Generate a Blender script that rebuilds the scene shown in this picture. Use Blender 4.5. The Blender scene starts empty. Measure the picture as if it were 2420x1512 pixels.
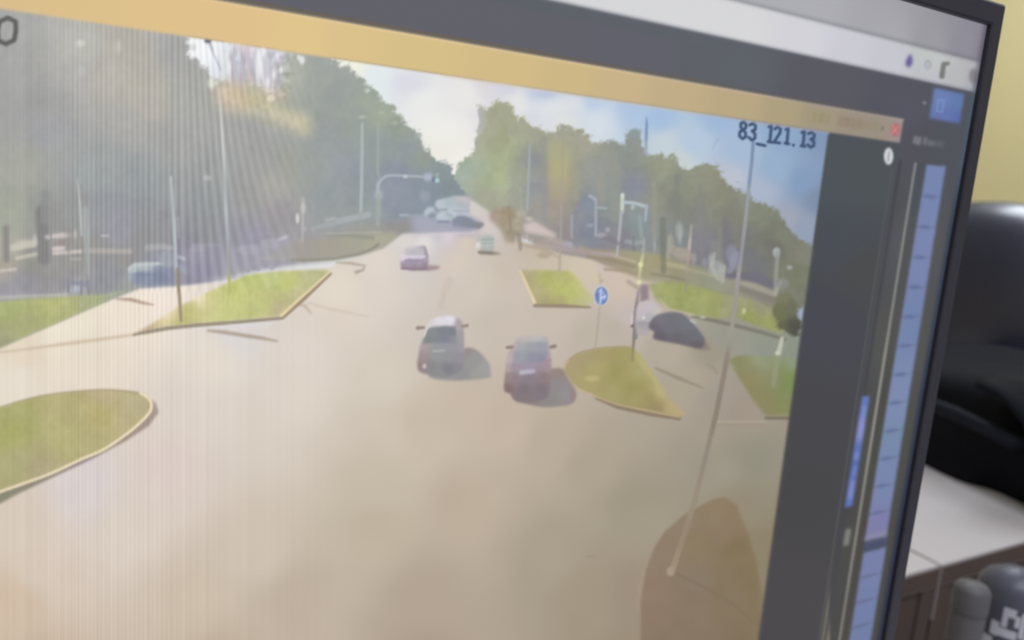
import bpy, math
import numpy as np
from mathutils import Matrix, Vector

# ------------------------------------------------------------------ camera, world, light, exposure
S = bpy.context.scene
CAM_Z = 1.08                      # camera height; the desks' tops are 0.33 m lower
DIST = 0.13704740813677724        # camera to screen plane (metres)
F, CX, CY = 1618.0, 1210.0, 756.0 # focal length in pixels of the 2420 x 1512 frame
RIGHT = np.array([0.89667436, -0.43801028, 0.06420345])
UP = np.array([0.01804284, 0.18106908, 0.98330486])
FWD = np.array([0.4423229, 0.88054584, -0.17026295])
cd = bpy.data.cameras.new('camera'); cam = bpy.data.objects.new('camera', cd)
S.collection.objects.link(cam); S.camera = cam
cd.sensor_width = 36.0; cd.lens = 36.0 * F / 2420.0
cd.clip_start = 0.005; cd.clip_end = 50
cd.dof.use_dof = True; cd.dof.focus_distance = 0.148; cd.dof.aperture_fstop = 16.0
m = Matrix.Identity(4)
for i in range(3):
    m[i][0] = RIGHT[i]; m[i][1] = UP[i]; m[i][2] = -FWD[i]
m[2][3] = CAM_Z
cam.matrix_world = m

W = bpy.data.worlds.new('world'); S.world = W; W.use_nodes = True
W.node_tree.nodes['Background'].inputs[0].default_value = (0.80, 0.86, 1.0, 1)
W.node_tree.nodes['Background'].inputs[1].default_value = 0.30
S.view_settings.view_transform = 'Standard'; S.view_settings.look = 'None'
S.view_settings.exposure = 0.0; S.view_settings.gamma = 1.0
S.view_settings.use_curve_mapping = False

# ------------------------------------------------------------------ the picture on the display (numpy painter)
# The display shows a browser page with a street camera's video in a window.  The painter fills one raster,
# given in pixel coordinates (x, y) of the reference image, its shapes placed from those pixels; the homography below lays it flat on the screen plane.
#PAINT_BEGIN
ST = 2.0
X0, X1, Y0, Y1 = -680.0, 2400.0, -330.0, 1760.0
NW, NH = int((X1 - X0) / ST), int((Y1 - Y0) / ST)
XX, YY = np.meshgrid(X0 + (np.arange(NW) + .5) * ST, Y0 + (np.arange(NH) + .5) * ST)
XX = XX.astype(np.float32); YY = YY.astype(np.float32)
IMG = np.zeros((NH, NW, 3), np.float32)
LAB = np.zeros((NH, NW), np.int32)
NAMES = ['page']                       # label index -> (name, label)
INFO = [None]
rng = np.random.default_rng(7)

def label(name, text=None):
    NAMES.append(name); INFO.append(text); return len(NAMES) - 1

def gk(sig):
    r = max(1, int(math.ceil(sig * 2.6))); t = np.arange(-r, r + 1)
    k = np.exp(-t * t / (2 * sig * sig)); return (k / k.sum()).astype(np.float32), r

def blur(a, sig):
    if sig < .25: return a
    k, r = gk(sig)
    p = np.pad(a, ((r, r), (0, 0)) + ((0, 0),) * (a.ndim - 2), mode='edge'); o = np.zeros_like(a)
    for i, w in enumerate(k): o += w * p[i:i + a.shape[0]]
    p = np.pad(o, ((0, 0), (r, r)) + ((0, 0),) * (a.ndim - 2), mode='edge'); o2 = np.zeros_like(a)
    for i, w in enumerate(k): o2 += w * p[:, i:i + a.shape[1]]
    return o2

def win(x0, y0, x1, y1, pad):
    i0 = max(0, int((x0 - pad - X0) / ST)); i1 = min(NW, int((x1 + pad - X0) / ST) + 2)
    j0 = max(0, int((y0 - pad - Y0) / ST)); j1 = min(NH, int((y1 + pad - Y0) / ST) + 2)
    return slice(j0, j1), slice(i0, i1)

def vnoise(shape, cell, seed):
    r = np.random.default_rng(seed); h, w = shape
    gh, gw = int(h / cell) + 3, int(w / cell) + 3
    g = r.random((gh, gw)).astype(np.float32)
    yy = np.arange(h) / cell; xx = np.arange(w) / cell
    y0 = yy.astype(int); x0 = xx.astype(int); fy = (yy - y0)[:, None]; fx = (xx - x0)[None]
    fy = fy * fy * (3 - 2 * fy); fx = fx * fx * (3 - 2 * fx)
    a = g[y0][:, x0]; b = g[y0][:, x0 + 1]; c = g[y0 + 1][:, x0]; d = g[y0 + 1][:, x0 + 1]
    return ((a * (1 - fx) + b * fx) * (1 - fy) + (c * (1 - fx) + d * fx) * fy - .5) * 2

def colfield(samples, sl, power=3.2):
    s = np.array(samples, np.float32); x = XX[sl]; y = YY[sl]
    e = 150.0 if max(x.shape) * ST > 190 else 14.0
    num = np.zeros(x.shape + (3,), np.float32); den = np.zeros(x.shape, np.float32)
    for px, py, r, g, b in s:
        w = ((x - px) ** 2 + (y - py) ** 2 + e) ** (-power / 2)
        num += w[..., None] * np.array([r, g, b], np.float32); den += w
    return num / den[..., None]

def comp(sl, mask, col, lab=None, tex=None):
    if not (isinstance(col, np.ndarray) and col.ndim == 3):
        if len(np.shape(col)) == 2: col = colfield(col, sl)
        else: col = np.array(col, np.float32)[None, None, :]
    if tex is not None: col = col + tex[..., None]
    mk = mask[..., None]
    IMG[sl] = IMG[sl] * (1 - mk) + col * mk
    if lab is not None:
        v = LAB[sl]; v[mask > .5] = lab

def densify(pts, step):
    out = []
    for (a, b) in zip(pts, pts[1:] + pts[:1]):
        n = max(1, int(math.hypot(b[0] - a[0], b[1] - a[1]) / step))
        for k in range(n): out.append((a[0] + (b[0] - a[0]) * k / n, a[1] + (b[1] - a[1]) * k / n))
    return out

def pmask(pts, soft, jit=0, seed=0):
    if jit:
        r = np.random.default_rng(seed); d = densify(list(pts), 9)
        n = np.array([[r.normal() for _ in range(len(d))], [r.normal() for _ in range(len(d))]])
        pts = [(p[0] + jit * n[0][i], p[1] + jit * n[1][i]) for i, p in enumerate(d)]
    P = np.array(pts, np.float64)
    sl = win(P[:, 0].min(), P[:, 1].min(), P[:, 0].max(), P[:, 1].max(), soft * 4 + 4)
    y = YY[sl][:, 0]; x = XX[sl][0]
    acc = np.zeros((len(y), len(x)), np.float32)
    for sy in (-.5, .5):                                    # 2 sub-scanlines, exact coverage along x
        ys = y + sy
        for row in range(len(y)):
            yv = ys[row]; a = P; b = np.roll(P, -1, 0)
            c = ((a[:, 1] <= yv) & (b[:, 1] > yv)) | ((b[:, 1] <= yv) & (a[:, 1] > yv))
            if not c.any(): continue
            xs = np.sort(a[c, 0] + (yv - a[c, 1]) * (b[c, 0] - a[c, 0]) / (b[c, 1] - a[c, 1]))
            for k in range(0, len(xs) - 1, 2):
                acc[row] += .5 * np.clip(np.minimum(x + ST / 2, xs[k + 1]) - np.maximum(x - ST / 2, xs[k]), 0, ST) / ST
    return sl, np.clip(blur(acc, soft / ST), 0, 1)

def poly(pts, col, soft=2.0, lab=None, a=1.0, jit=0, seed=0, tex=None, leaf=0.0):
    sl, mk = pmask(pts, 8.0 if leaf else soft, jit, seed)
    if leaf:
        nz = .6 * vnoise((NH, NW), 5.5, seed + 90)[sl] + .5 * vnoise((NH, NW), 2.6, seed + 91)[sl]
        mk = np.where(mk < .04, 0, np.where(mk > .96, 1, np.clip((mk - .5 + leaf * nz) * 2.6 + .5, 0, 1)))
    t = None
    if tex:
        t = np.zeros(mk.shape, np.float32)
        for amp, cell, sd in tex: t += amp * vnoise((NH, NW), cell / ST, sd)[sl]
    comp(sl, mk * a, col, lab, t)

def smooth(pts, n=6, closed=True):
    p = np.array(pts, float); N = len(p); out = []
    for i in range(N if closed else N - 1):
        if closed: q = [p[(i + k) % N] for k in (-1, 0, 1, 2)]
        else: q = [p[min(max(i + k, 0), N - 1)] for k in (-1, 0, 1, 2)]
        for k in range(n):
            t = k / n
            out.append(tuple(.5 * (2 * q[1] + (q[2] - q[0]) * t + (2 * q[0] - 5 * q[1] + 4 * q[2] - q[3]) * t * t + (3 * q[1] - q[0] - 3 * q[2] + q[3]) * t ** 3)))
    if not closed: out.append(tuple(p[-1]))
    return out

def stroke(pts, w, col, soft=1.6, lab=None, a=1.0):
    P = np.array(pts, np.float32); ws = np.broadcast_to(np.array(w, np.float32), (len(P),))
    sl = win(P[:, 0].min(), P[:, 1].min(), P[:, 0].max(), P[:, 1].max(), ws.max() + soft * 3 + 2)
    x = XX[sl]; y = YY[sl]; best = np.full(x.shape, 1e9, np.float32)
    for i in range(len(P) - 1):
        d = P[i + 1] - P[i]; L = max(1e-6, float(d @ d))
        t = np.clip(((x - P[i, 0]) * d[0] + (y - P[i, 1]) * d[1]) / L, 0, 1)
        dd = np.hypot(x - P[i, 0] - t * d[0], y - P[i, 1] - t * d[1]) - (ws[i] + (ws[i + 1] - ws[i]) * t) / 2
        best = np.minimum(best, dd)
    mk = np.clip(.5 - best / (2 * soft), 0, 1); mk = mk * mk * (3 - 2 * mk)
    comp(sl, mk * a, col, lab)

def ell(cx, cy, rx, ry, col, soft=2.0, lab=None, a=1.0):
    sl = win(cx - rx, cy - ry, cx + rx, cy + ry, soft * 3 + 2)
    d = np.hypot((XX[sl] - cx) / rx, (YY[sl] - cy) / ry)
    d = (d - 1) * min(rx, ry)
    mk = np.clip(.5 - d / (2 * soft), 0, 1); mk = mk * mk * (3 - 2 * mk)
    comp(sl, mk * a, col, lab)

def rect(x0, y0, x1, y1, col, soft=2.0, lab=None, a=1.0):
    poly([(x0, y0), (x1, y0), (x1, y1), (x0, y1)], col, soft, lab, a)

# -- display coordinates: u to the right, h up, metres from the camera's foot point on the screen plane
def S2P(u, h):
    w = np.stack([np.asarray(u, float), np.full(np.shape(u), DIST), np.asarray(h, float)], -1)
    z = np.maximum(w @ FWD, .02)
    return CX + F * (w @ RIGHT) / z, CY - F * (w @ UP) / z

def line(u0, h0, u1, h1, n=2):
    t = np.linspace(0, 1, n); x, y = S2P(u0 + (u1 - u0) * t, h0 + (h1 - h0) * t)
    return list(zip(x, y))

def srect(u0, h0, u1, h1, col, soft=2.0, lab=None, a=1.0):       # rectangle lying on the screen
    x, y = S2P(np.array([u0, u1, u1, u0]), np.array([h0, h0, h1, h1]))
    poly(list(zip(x, y)), col, soft, lab, a)

U_R, H_T = 0.2245, 0.0622          # right and top edge of the lit panel
U_L, H_B = -0.2905, -0.2278        # left and bottom edge
V_L, V_R, V_T, V_B = -0.0528, 0.1624, 0.0243, -0.1372   # the video
TB = 0.0311                        # top of the window's title bar
WR = 0.1926                        # right edge of the window

# ---------- page
FULL = (slice(0, NH), slice(0, NW))  # screen colours include glare haze at left and vignetting towards lower right
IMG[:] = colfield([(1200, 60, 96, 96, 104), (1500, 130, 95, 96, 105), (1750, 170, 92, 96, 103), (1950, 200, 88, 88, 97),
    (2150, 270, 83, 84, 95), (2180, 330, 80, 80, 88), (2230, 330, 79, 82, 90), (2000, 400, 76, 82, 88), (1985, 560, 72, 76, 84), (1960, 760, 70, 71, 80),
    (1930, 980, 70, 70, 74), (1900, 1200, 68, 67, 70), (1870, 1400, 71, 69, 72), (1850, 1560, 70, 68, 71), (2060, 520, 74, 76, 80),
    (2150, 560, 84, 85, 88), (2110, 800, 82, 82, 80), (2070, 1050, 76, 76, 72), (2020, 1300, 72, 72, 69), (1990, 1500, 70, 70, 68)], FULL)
PAGE_COL = (70, 70, 74)

# ---------- street picture: sky
L_sky = label('sky', 'pale clouded sky above the street in the video')
srect(V_L, V_T, V_R, V_B, [(480, 110, 241, 243, 245), (560, 150, 214, 218, 228), (640, 170, 216, 214, 222), (820, 150, 242, 241, 226), (900, 190, 226, 234, 236),
    (1000, 250, 233, 234, 232), (1050, 340, 236, 234, 226), (1090, 390, 239, 237, 229), (960, 200, 221, 223, 229), (1100, 225, 233, 230, 229),
    (1150, 195, 220, 215, 219), (1200, 205, 210, 211, 222), (1280, 215, 192, 202, 222), (1280, 222, 196, 205, 222), (1220, 240, 228, 227, 226), (1300, 270, 219, 222, 226), (1360, 250, 214, 219, 226), (1400, 235, 186, 204, 226),
    (1410, 290, 212, 220, 228), (1330, 290, 222, 223, 222), (1500, 255, 174, 195, 223), (1560, 280, 165, 190, 220), (1570, 340, 196, 208, 215), (1640, 340, 180, 199, 220), (1610, 385, 200, 208, 208),
    (1700, 275, 158, 183, 214), (1750, 360, 166, 186, 212), (1730, 420, 186, 192, 205), (1850, 310, 142, 168, 200), (1940, 320, 128, 150, 180), (1900, 430, 132, 156, 188),
    (1830, 400, 150, 174, 202), (1900, 540, 146, 158, 178), (1800, 455, 170, 180, 200), (1930, 470, 126, 142, 168), (1860, 520, 160, 165, 180)], 1.2, L_sky)
ell(965, 195, 45, 18, (214, 214, 226), 14, a=.45); ell(1130, 270, 30, 9, (222, 222, 226), 8, a=.5); ell(1290, 250, 60, 16, (228, 228, 230), 12, a=.5)
ell(1190, 196, 40, 8, (203, 204, 220), 7, a=.6); ell(1290, 222, 20, 8, (186, 196, 218), 7, a=.7); ell(1045, 300, 60, 30, (240, 239, 234), 20, a=.5)

# ---------- right-hand trees
L_rt = label('tree_row', 'row of grey-green trees on the right-hand side of the street in the video')
RT = [(1066, 520), (1068, 425), (1080, 402), (1090, 386), (1097, 370), (1118, 369), (1121, 335), (1130, 288), (1133, 256), (1141, 240), (1150, 262), (1164, 250),
    (1173, 233), (1195, 243), (1211, 242), (1216, 265), (1226, 284), (1240, 274), (1252, 300), (1263, 294), (1280, 308), (1303, 313), (1320, 304), (1329, 288), (1337, 303), (1355, 303), (1378, 308),
    (1396, 329), (1422, 342), (1445, 329), (1462, 336), (1474, 350), (1484, 320), (1491, 308), (1510, 310), (1513, 328), (1524, 363), (1555, 363), (1574, 372), (1593, 360),
    (1600, 384), (1616, 406), (1624, 398), (1640, 392), (1659, 387), (1685, 384), (1698, 392), (1701, 421), (1733, 437), (1764, 461), (1778, 470), (1799, 480), (1820, 487),
    (1839, 502), (1854, 528), (1878, 557), (1910, 578), (1935, 596), (1925, 700), (1880, 740), (1500, 660), (1300, 600), (1180, 520)]
poly(RT, [(1090, 410, 165, 178, 165), (1110, 440, 165, 172, 160), (1130, 300, 178, 180, 176), (1172, 262, 166, 166, 134), (1150, 330, 168, 172, 138), (1190, 350, 164, 172, 124), (1180, 410, 168, 176, 130), (1170, 465, 165, 166, 140), (1230, 300, 162, 163, 132),
    (1225, 420, 158, 163, 145), (1265, 380, 146, 149, 152), (1268, 440, 148, 150, 155), (1300, 330, 160, 161, 142), (1320, 380, 172, 170, 112), (1325, 430, 174, 166, 124), (1315, 490, 160, 150, 140), (1380, 335, 162, 160, 140), (1400, 400, 150, 153, 148), (1440, 400, 148, 151, 146), (1345, 470, 156, 154, 138),
    (1385, 480, 134, 142, 156), (1390, 540, 130, 136, 150), (1440, 470, 142, 150, 146), (1480, 360, 142, 148, 142), (1500, 440, 136, 140, 152), (1520, 520, 136, 148, 148), (1570, 400, 152, 155, 126), (1555, 480, 148, 148, 134), (1590, 480, 134, 136, 128), (1600, 420, 138, 142, 130),
    (1630, 430, 144, 146, 122), (1680, 410, 144, 145, 122), (1650, 500, 134, 136, 128), (1700, 470, 140, 140, 116), (1720, 500, 128, 128, 118), (1745, 560, 120, 119, 124), (1760, 470, 134, 136, 120), (1800, 510, 130, 134, 116), (1790, 580, 120, 122, 112),
    (1850, 560, 124, 128, 112), (1880, 640, 122, 124, 100), (1830, 580, 112, 111, 104), (1900, 600, 130, 131, 116), (1660, 580, 130, 128, 136), (1700, 600, 128, 126, 134), (1600, 560, 132, 138, 138), (1460, 570, 136, 134, 142), (1340, 540, 150, 142, 142), (1250, 520, 156, 152, 146)],
    2.2, L_rt, jit=1.2, seed=3, tex=[(2.5, 22, 1), (3, 60, 2), (2.5, 9, 21)], leaf=.38)
for x0, y0, y1, w, c in [(1545, 430, 560, 10, (158, 158, 138)), (1450, 360, 520, 14, (150, 153, 140)), (1600, 420, 560, 16, (128, 131, 122)), (1655, 440, 600, 12, (136, 134, 140)), (1740, 470, 580, 14, (134, 132, 112)), (1715, 520, 640, 14, (120, 118, 124)), (1420, 420, 480, 16, (158, 156, 140)), (1360, 330, 470, 14, (160, 158, 132)), (1285, 330, 520, 16, (148, 148, 148)), (1700, 540, 620, 8, (146, 146, 124)), (1690, 580, 680, 20, (142, 142, 138))]:
    stroke([(x0, y0), (x0 + 2, y1)], w, c, 6, a=.5)
L_birch = label('birch_tree', 'tall pale yellow-green tree at the end of the street, right of the gap of sky')
poly([(1120, 480), (1112, 430), (1118, 372), (1128, 330), (1150, 300), (1158, 255), (1174, 234), (1188, 250), (1200, 290), (1205, 360), (1198, 400), (1206, 440), (1190, 480)],
    [(1172, 262, 166, 166, 134), (1150, 320, 170, 172, 142), (1180, 330, 163, 166, 122), (1190, 390, 168, 176, 128), (1180, 420, 170, 178, 130), (1150, 420, 166, 174, 140), (1130, 400, 166, 176, 160), (1160, 470, 164, 164, 142), (1185, 460, 172, 176, 140)], 4, L_birch, jit=1.5, seed=9, tex=[(4, 14, 5), (3, 40, 6)], leaf=.4)
ell(1135, 268, 5, 16, (176, 174, 180), 4, a=.8); ell(1126, 335, 4, 10, (160, 160, 160), 3, a=.6)
L_yel = label('autumn_tree', 'yellow autumn tree in the right-hand row of trees')
poly([(1296, 330), (1318, 322), (1338, 345), (1342, 400), (1340, 470), (1310, 500), (1300, 430)], [(1318, 360, 172, 170, 118), (1320, 400, 178, 172, 110), (1322, 450, 172, 162, 126), (1315, 490, 164, 154, 138)], 6, L_yel, a=.85)
L_mast = label('radio_mast', 'thin radio mast rising above the right-hand trees')
stroke([(1528, 277), (1528, 300), (1526, 362)], [2, 7, 8], [(1528, 285, 122, 148, 188), (1527, 310, 132, 152, 178), (1526, 355, 158, 172, 182)], 1.6, L_mast)
ell(1500, 316, 13, 12, (142, 154, 156), 4, L_rt)

# ---------- left-hand trees
L_lt = label('tree_row', 'mass of hazy grey-green trees on the left-hand side of the street in the video')
LT = [(-760, -150), (440, -150), (442, 60), (447, 136), (470, 142), (492, 168), (508, 196), (540, 190), (570, 204), (600, 200), (622, 212), (640, 236), (655, 224), (668, 190), (676, 140), (700, 120), (722, 118), (782, 130), (800, 154),
    (828, 160), (850, 180), (868, 206), (890, 212), (905, 235), (926, 245), (940, 265), (956, 290), (976, 302), (990, 322), (1003, 345), (1020, 365), (1033, 384), (1050, 380), (1062, 395), (1073, 420), (1110, 470), (1110, 520), (900, 560), (700, 620), (300, 690), (-760, 720)]
poly(LT, [(30, 140, 166, 166, 163), (20, 20, 166, 167, 164), (120, 250, 163, 163, 161), (60, 400, 166, 168, 156), (20, 500, 166, 170, 150), (200, 110, 184, 183, 174), (190, 180, 178, 174, 169), (300, 120, 182, 175, 160), (260, 180, 184, 176, 164), (330, 200, 184, 176, 160), (420, 120, 168, 168, 166),
    (430, 230, 170, 170, 164), (300, 300, 170, 168, 164), (360, 240, 180, 173, 162), (120, 300, 160, 160, 164), (250, 380, 158, 164, 163), (420, 330, 164, 165, 162), (330, 420, 150, 158, 160), (220, 420, 156, 164, 164), (250, 480, 150, 155, 162), (280, 530, 150, 150, 162), (600, 370, 164, 165, 163), (560, 330, 164, 163, 162), (520, 400, 160, 162, 162), (500, 480, 150, 156, 158), (580, 460, 160, 160, 158),
    (650, 440, 170, 168, 160), (690, 400, 164, 166, 152), (660, 500, 158, 152, 156), (480, 530, 146, 149, 154), (740, 200, 160, 168, 158), (700, 180, 172, 176, 162), (770, 160, 158, 164, 158), (800, 210, 154, 162, 156), (850, 280, 152, 162, 154), (760, 330, 152, 160, 160), (730, 400, 154, 162, 158), (820, 400, 148, 156, 164), (780, 460, 149, 158, 160),
    (870, 240, 158, 168, 154), (900, 270, 160, 170, 150), (945, 300, 150, 160, 146), (900, 340, 150, 158, 158), (960, 360, 146, 155, 158), (1000, 370, 150, 158, 150), (940, 410, 140, 148, 162), (930, 470, 140, 148, 162), (990, 470, 140, 150, 162), (1020, 450, 138, 148, 160), (1050, 410, 140, 152, 152), (1060, 440, 136, 146, 150), (870, 500, 150, 158, 158), (800, 520, 152, 158, 158),
    (550, 560, 148, 147, 160), (600, 570, 152, 148, 166), (450, 590, 146, 143, 158), (350, 560, 146, 146, 150), (180, 480, 152, 153, 152), (120, 500, 150, 151, 148), (200, 600, 150, 148, 146)],
    2.2, L_lt, jit=1.2, seed=5, tex=[(2.5, 26, 11), (3, 80, 12), (2, 10, 22)], leaf=.42)
# twigs and thin crowns against the sky
L_bare = label('bare_tree', 'thin bare-branched tree against the bright sky at the upper left')
r_ = np.random.default_rng(12)
poly([(528, 100), (560, 96), (604, 112), (600, 150), (606, 196), (580, 206), (545, 198), (524, 150)], [(540, 110, 226, 230, 234), (560, 140, 206, 210, 218), (580, 110, 220, 206, 212), (585, 140, 198, 192, 202), (560, 180, 204, 202, 206), (590, 185, 196, 186, 186), (530, 150, 226, 228, 226)], 6, L_bare, tex=[(13, 9, 71), (9, 20, 72)])
poly([(630, 118), (660, 116), (690, 120), (692, 190), (684, 240), (655, 240), (640, 210), (634, 160)], [(640, 130, 196, 198, 206), (660, 130, 206, 202, 212), (680, 140, 180, 184, 176), (640, 180, 204, 206, 210), (655, 190, 182, 178, 184), (680, 190, 178, 182, 168), (665, 225, 184, 176, 164), (690, 220, 174, 178, 158)], 6, L_bare, tex=[(17, 8, 73), (9, 18, 74)])
for k in range(26):
    bx = 545 + 120 * r_.random(); by = 200 + 30 * (bx - 545) / 120
    ln = 50 + 50 * r_.random(); dx = (r_.random() - .3) * 24
    stroke([(bx, by), (bx - dx * .5, by - ln * .5), (bx - dx, by - ln)], [5, 4, 2], (172 + 20 * r_.random(), 170 + 16 * r_.random(), 180 + 14 * r_.random()), 1.8, L_bare, a=.5)
for x, y, rx, ry in [(612, 150, 8, 34), (622, 120, 6, 12), (655, 132, 4, 8), (714, 142, 6, 10), (706, 136, 4, 6), (633, 196, 5, 14), (664, 166, 4, 8), (648, 176, 3, 10)]: ell(x, y, rx, ry, (238, 238, 240), 3, a=.8)
ell(845, 172, 5, 12, (232, 236, 228), 3, a=.5); ell(868, 214, 6, 5, (228, 234, 226), 3, a=.5)
ell(190, 102, 10, 8, (214, 216, 202), 5, a=.8); ell(280, 110, 7, 14, (206, 202, 184), 6, a=.6); ell(192, 168, 10, 12, (190, 190, 190), 6, a=.7)
L_au = label('autumn_tree', 'yellow-leaved autumn tree crown at the upper left of the video')
poly([(512, 190), (545, 196), (580, 204), (620, 208), (650, 232), (668, 250), (700, 262), (728, 270), (742, 295), (738, 318), (700, 322), (660, 300), (620, 280), (570, 268), (525, 262), (506, 230)],
    [(520, 200, 216, 196, 160), (530, 240, 204, 186, 158), (560, 215, 206, 188, 146), (600, 230, 202, 192, 142), (640, 250, 198, 190, 146), (620, 275, 186, 182, 156), (700, 290, 204, 194, 154), (725, 300, 198, 190, 150), (670, 265, 196, 190, 146), (680, 310, 186, 180, 156)], 13, L_au, a=.92, jit=2, seed=8, tex=[(8, 10, 14), (5, 30, 15)])
ell(640, 232, 9, 8, (236, 222, 190), 4, a=.8); ell(500, 196, 9, 14, (238, 236, 214), 5, a=.7); ell(636, 214, 8, 5, (228, 214, 204), 4, a=.8)
stroke([(492, 92), (505, 128), (522, 165)], [9, 4, 3], (158, 160, 170), 2, a=.7); ell(491, 96, 8, 6, (92, 98, 118), 3)
ell(456, 112, 8, 8, (205, 210, 210), 4, a=.8)

# ---------- far ground, left park
L_park = label('park_ground', 'shaded park ground and side road beyond the trees at the far left')
poly([(-760, 560), (0, 556), (60, 548), (130, 552), (200, 556), (310, 588), (400, 592), (520, 590), (640, 575), (730, 545), (900, 525), (1000, 520), (1000, 560), (870, 600), (600, 640), (420, 690), (280, 712), (150, 716), (0, 740), (-760, 780)],
    [(20, 590, 178, 176, 160), (10, 630, 176, 166, 150), (70, 620, 150, 150, 140), (180, 600, 152, 150, 144), (130, 640, 152, 148, 146), (60, 670, 148, 146, 156), (30, 690, 158, 154, 164), (150, 670, 150, 146, 150), (170, 690, 168, 168, 176), (260, 660, 144, 146, 154), (310, 680, 156, 160, 152), (330, 660, 146, 152, 168), (300, 612, 150, 148, 146), (370, 650, 140, 146, 164), (450, 640, 146, 142, 164), (460, 600, 148, 144, 162), (560, 600, 158, 156, 172), (600, 590, 164, 162, 178), (660, 590, 164, 160, 174), (560, 640, 162, 160, 170),
     (650, 560, 164, 160, 176), (740, 555, 158, 155, 160), (740, 590, 164, 158, 152), (820, 570, 160, 156, 146), (860, 590, 166, 164, 150), (800, 530, 152, 157, 158), (920, 540, 148, 148, 146), (930, 560, 164, 160, 150)], 5, L_park, tex=[(4, 18, 31)])
for a, b, w, c in [((30, 585), (85, 575), 16, (206, 200, 182)), ((40, 610), (88, 600), 9, (204, 196, 178)), ((0, 640), (36, 636), 6, (214, 204, 194)), ((128, 558), (150, 556), 10, (214, 202, 198)),
                   ((128, 598), (190, 594), 8, (218, 204, 196)), ((128, 588), (150, 586), 10, (220, 206, 200)), ((205, 592), (308, 594), 12, (182, 172, 166)), ((168, 612), (190, 612), 5, (186, 178, 174)), ((240, 557), (256, 557), 4, (200, 196, 194)),
                   ((310, 632), (375, 624), 9, (176, 184, 186)), ((350, 585), (390, 582), 14, (170, 170, 174)), ((455, 580), (520, 580), 4, (172, 170, 186)), ((420, 606), (436, 612), 6, (188, 194, 206)), ((400, 620), (440, 640), 14, (148, 156, 176)), ((620, 610), (690, 608), 5, (186, 186, 192)), ((660, 566), (676, 560), 9, (190, 188, 206)),
                   ((715, 540), (722, 540), 8, (178, 172, 188)), ((800, 522), (870, 508), 14, (170, 178, 180)), ((740, 540), (810, 522), 10, (164, 170, 174)), ((772, 520), (790, 516), 6, (176, 186, 188))]:
    stroke([a, b], w, c, 3.5, a=.85)
for a, b, w, c in [((98, 500), (104, 610), 30, (132, 130, 130)), ((108, 460), (108, 520), 22, (144, 145, 146)), ((14, 540), (15, 612), 16, (140, 134, 130)), ((160, 540), (162, 590), 12, (152, 144, 144)), ((320, 560), (330, 625), 24, (148, 145, 147))]:
    stroke([a, b], w, c, 6, a=.8)
L_pc = label('parked_car', 'dark bluish parked car with a pale roof beyond the left verge')
poly([(303, 660), (304, 634), (318, 622), (378, 620), (400, 628), (410, 650), (408, 668), (360, 674), (316, 672)], [(340, 626, 178, 184, 186), (310, 636, 184, 192, 196), (330, 655, 134, 142, 162), (380, 655, 128, 136, 156), (400, 640, 142, 146, 166)], 3, L_pc)
stroke([(306, 636), (316, 627), (345, 624), (384, 623)], [8, 9, 9, 6], (188, 196, 198), 2.2, L_pc)
for x, y, w, h, c in [(82, 566, 5, 12, (206, 204, 200)), (112, 560, 6, 5, (216, 216, 218)), (150, 556, 16, 6, (206, 190, 186)), (178, 553, 4, 10, (204, 196, 194)), (145, 575, 14, 6, (160, 140, 138)), (60, 572, 24, 6, (202, 196, 178)), (340, 648, 30, 5, (126, 134, 156)), (395, 612, 20, 20, (162, 170, 178)), (470, 590, 20, 6, (176, 172, 186)), (590, 590, 30, 12, (170, 168, 182)), (640, 575, 24, 12, (172, 168, 180)), (400, 586, 14, 6, (182, 182, 182)), (560, 655, 60, 5, (184, 180, 188))]:
    ell(x, y, w, h, c, 3.5, a=.65)
L_pv = label('parked_car', 'lilac-grey parked vehicle beyond the tall lamp post')
poly([(445, 640), (440, 600), (455, 582), (520, 580), (545, 590), (555, 630), (520, 655), (460, 660)], [(460, 590, 160, 158, 170), (500, 600, 152, 149, 162), (490, 640, 148, 145, 162), (540, 620, 158, 156, 168)], 7, L_pv, a=.7)
L_ped = label('barrier', 'small dark barrier frame on the left grass verge')
for x in (161, 191, 209): stroke([(x, 664), (x + 1, 702)], 5, (128, 128, 136), 2, L_ped, a=.85)
stroke([(161, 668), (209, 672)], 12, (142, 144, 156), 3, L_ped, a=.8); ell(181, 682, 8, 8, (178, 184, 196), 3, a=.8)

# ---------- far left verge of the main road
L_fv = label('grass_verge', 'dull far verge with a dark kerb line left of the main road')
poly([(690, 570), (760, 562), (870, 552), (935, 548), (938, 560), (905, 586), (850, 604), (780, 614), (650, 616), (600, 620)], [(720, 590, 164, 158, 152), (780, 590, 166, 160, 148), (850, 575, 166, 164, 148), (900, 565, 172, 170, 152), (880, 580, 172, 168, 148), (660, 605, 166, 164, 164)], 6, L_fv)
stroke([(690, 614), (720, 615), (790, 611), (850, 600), (880, 588), (893, 578)], [5, 7, 6, 6, 6, 8], (148, 144, 132), 2.5, L_fv, a=.9)
stroke([(770, 556), (820, 556), (880, 562)], [5, 8, 10], (150, 152, 140), 3, a=.8); stroke([(770, 552), (850, 550), (900, 548)], 4, (178, 180, 166), 2.5, a=.7)

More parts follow.
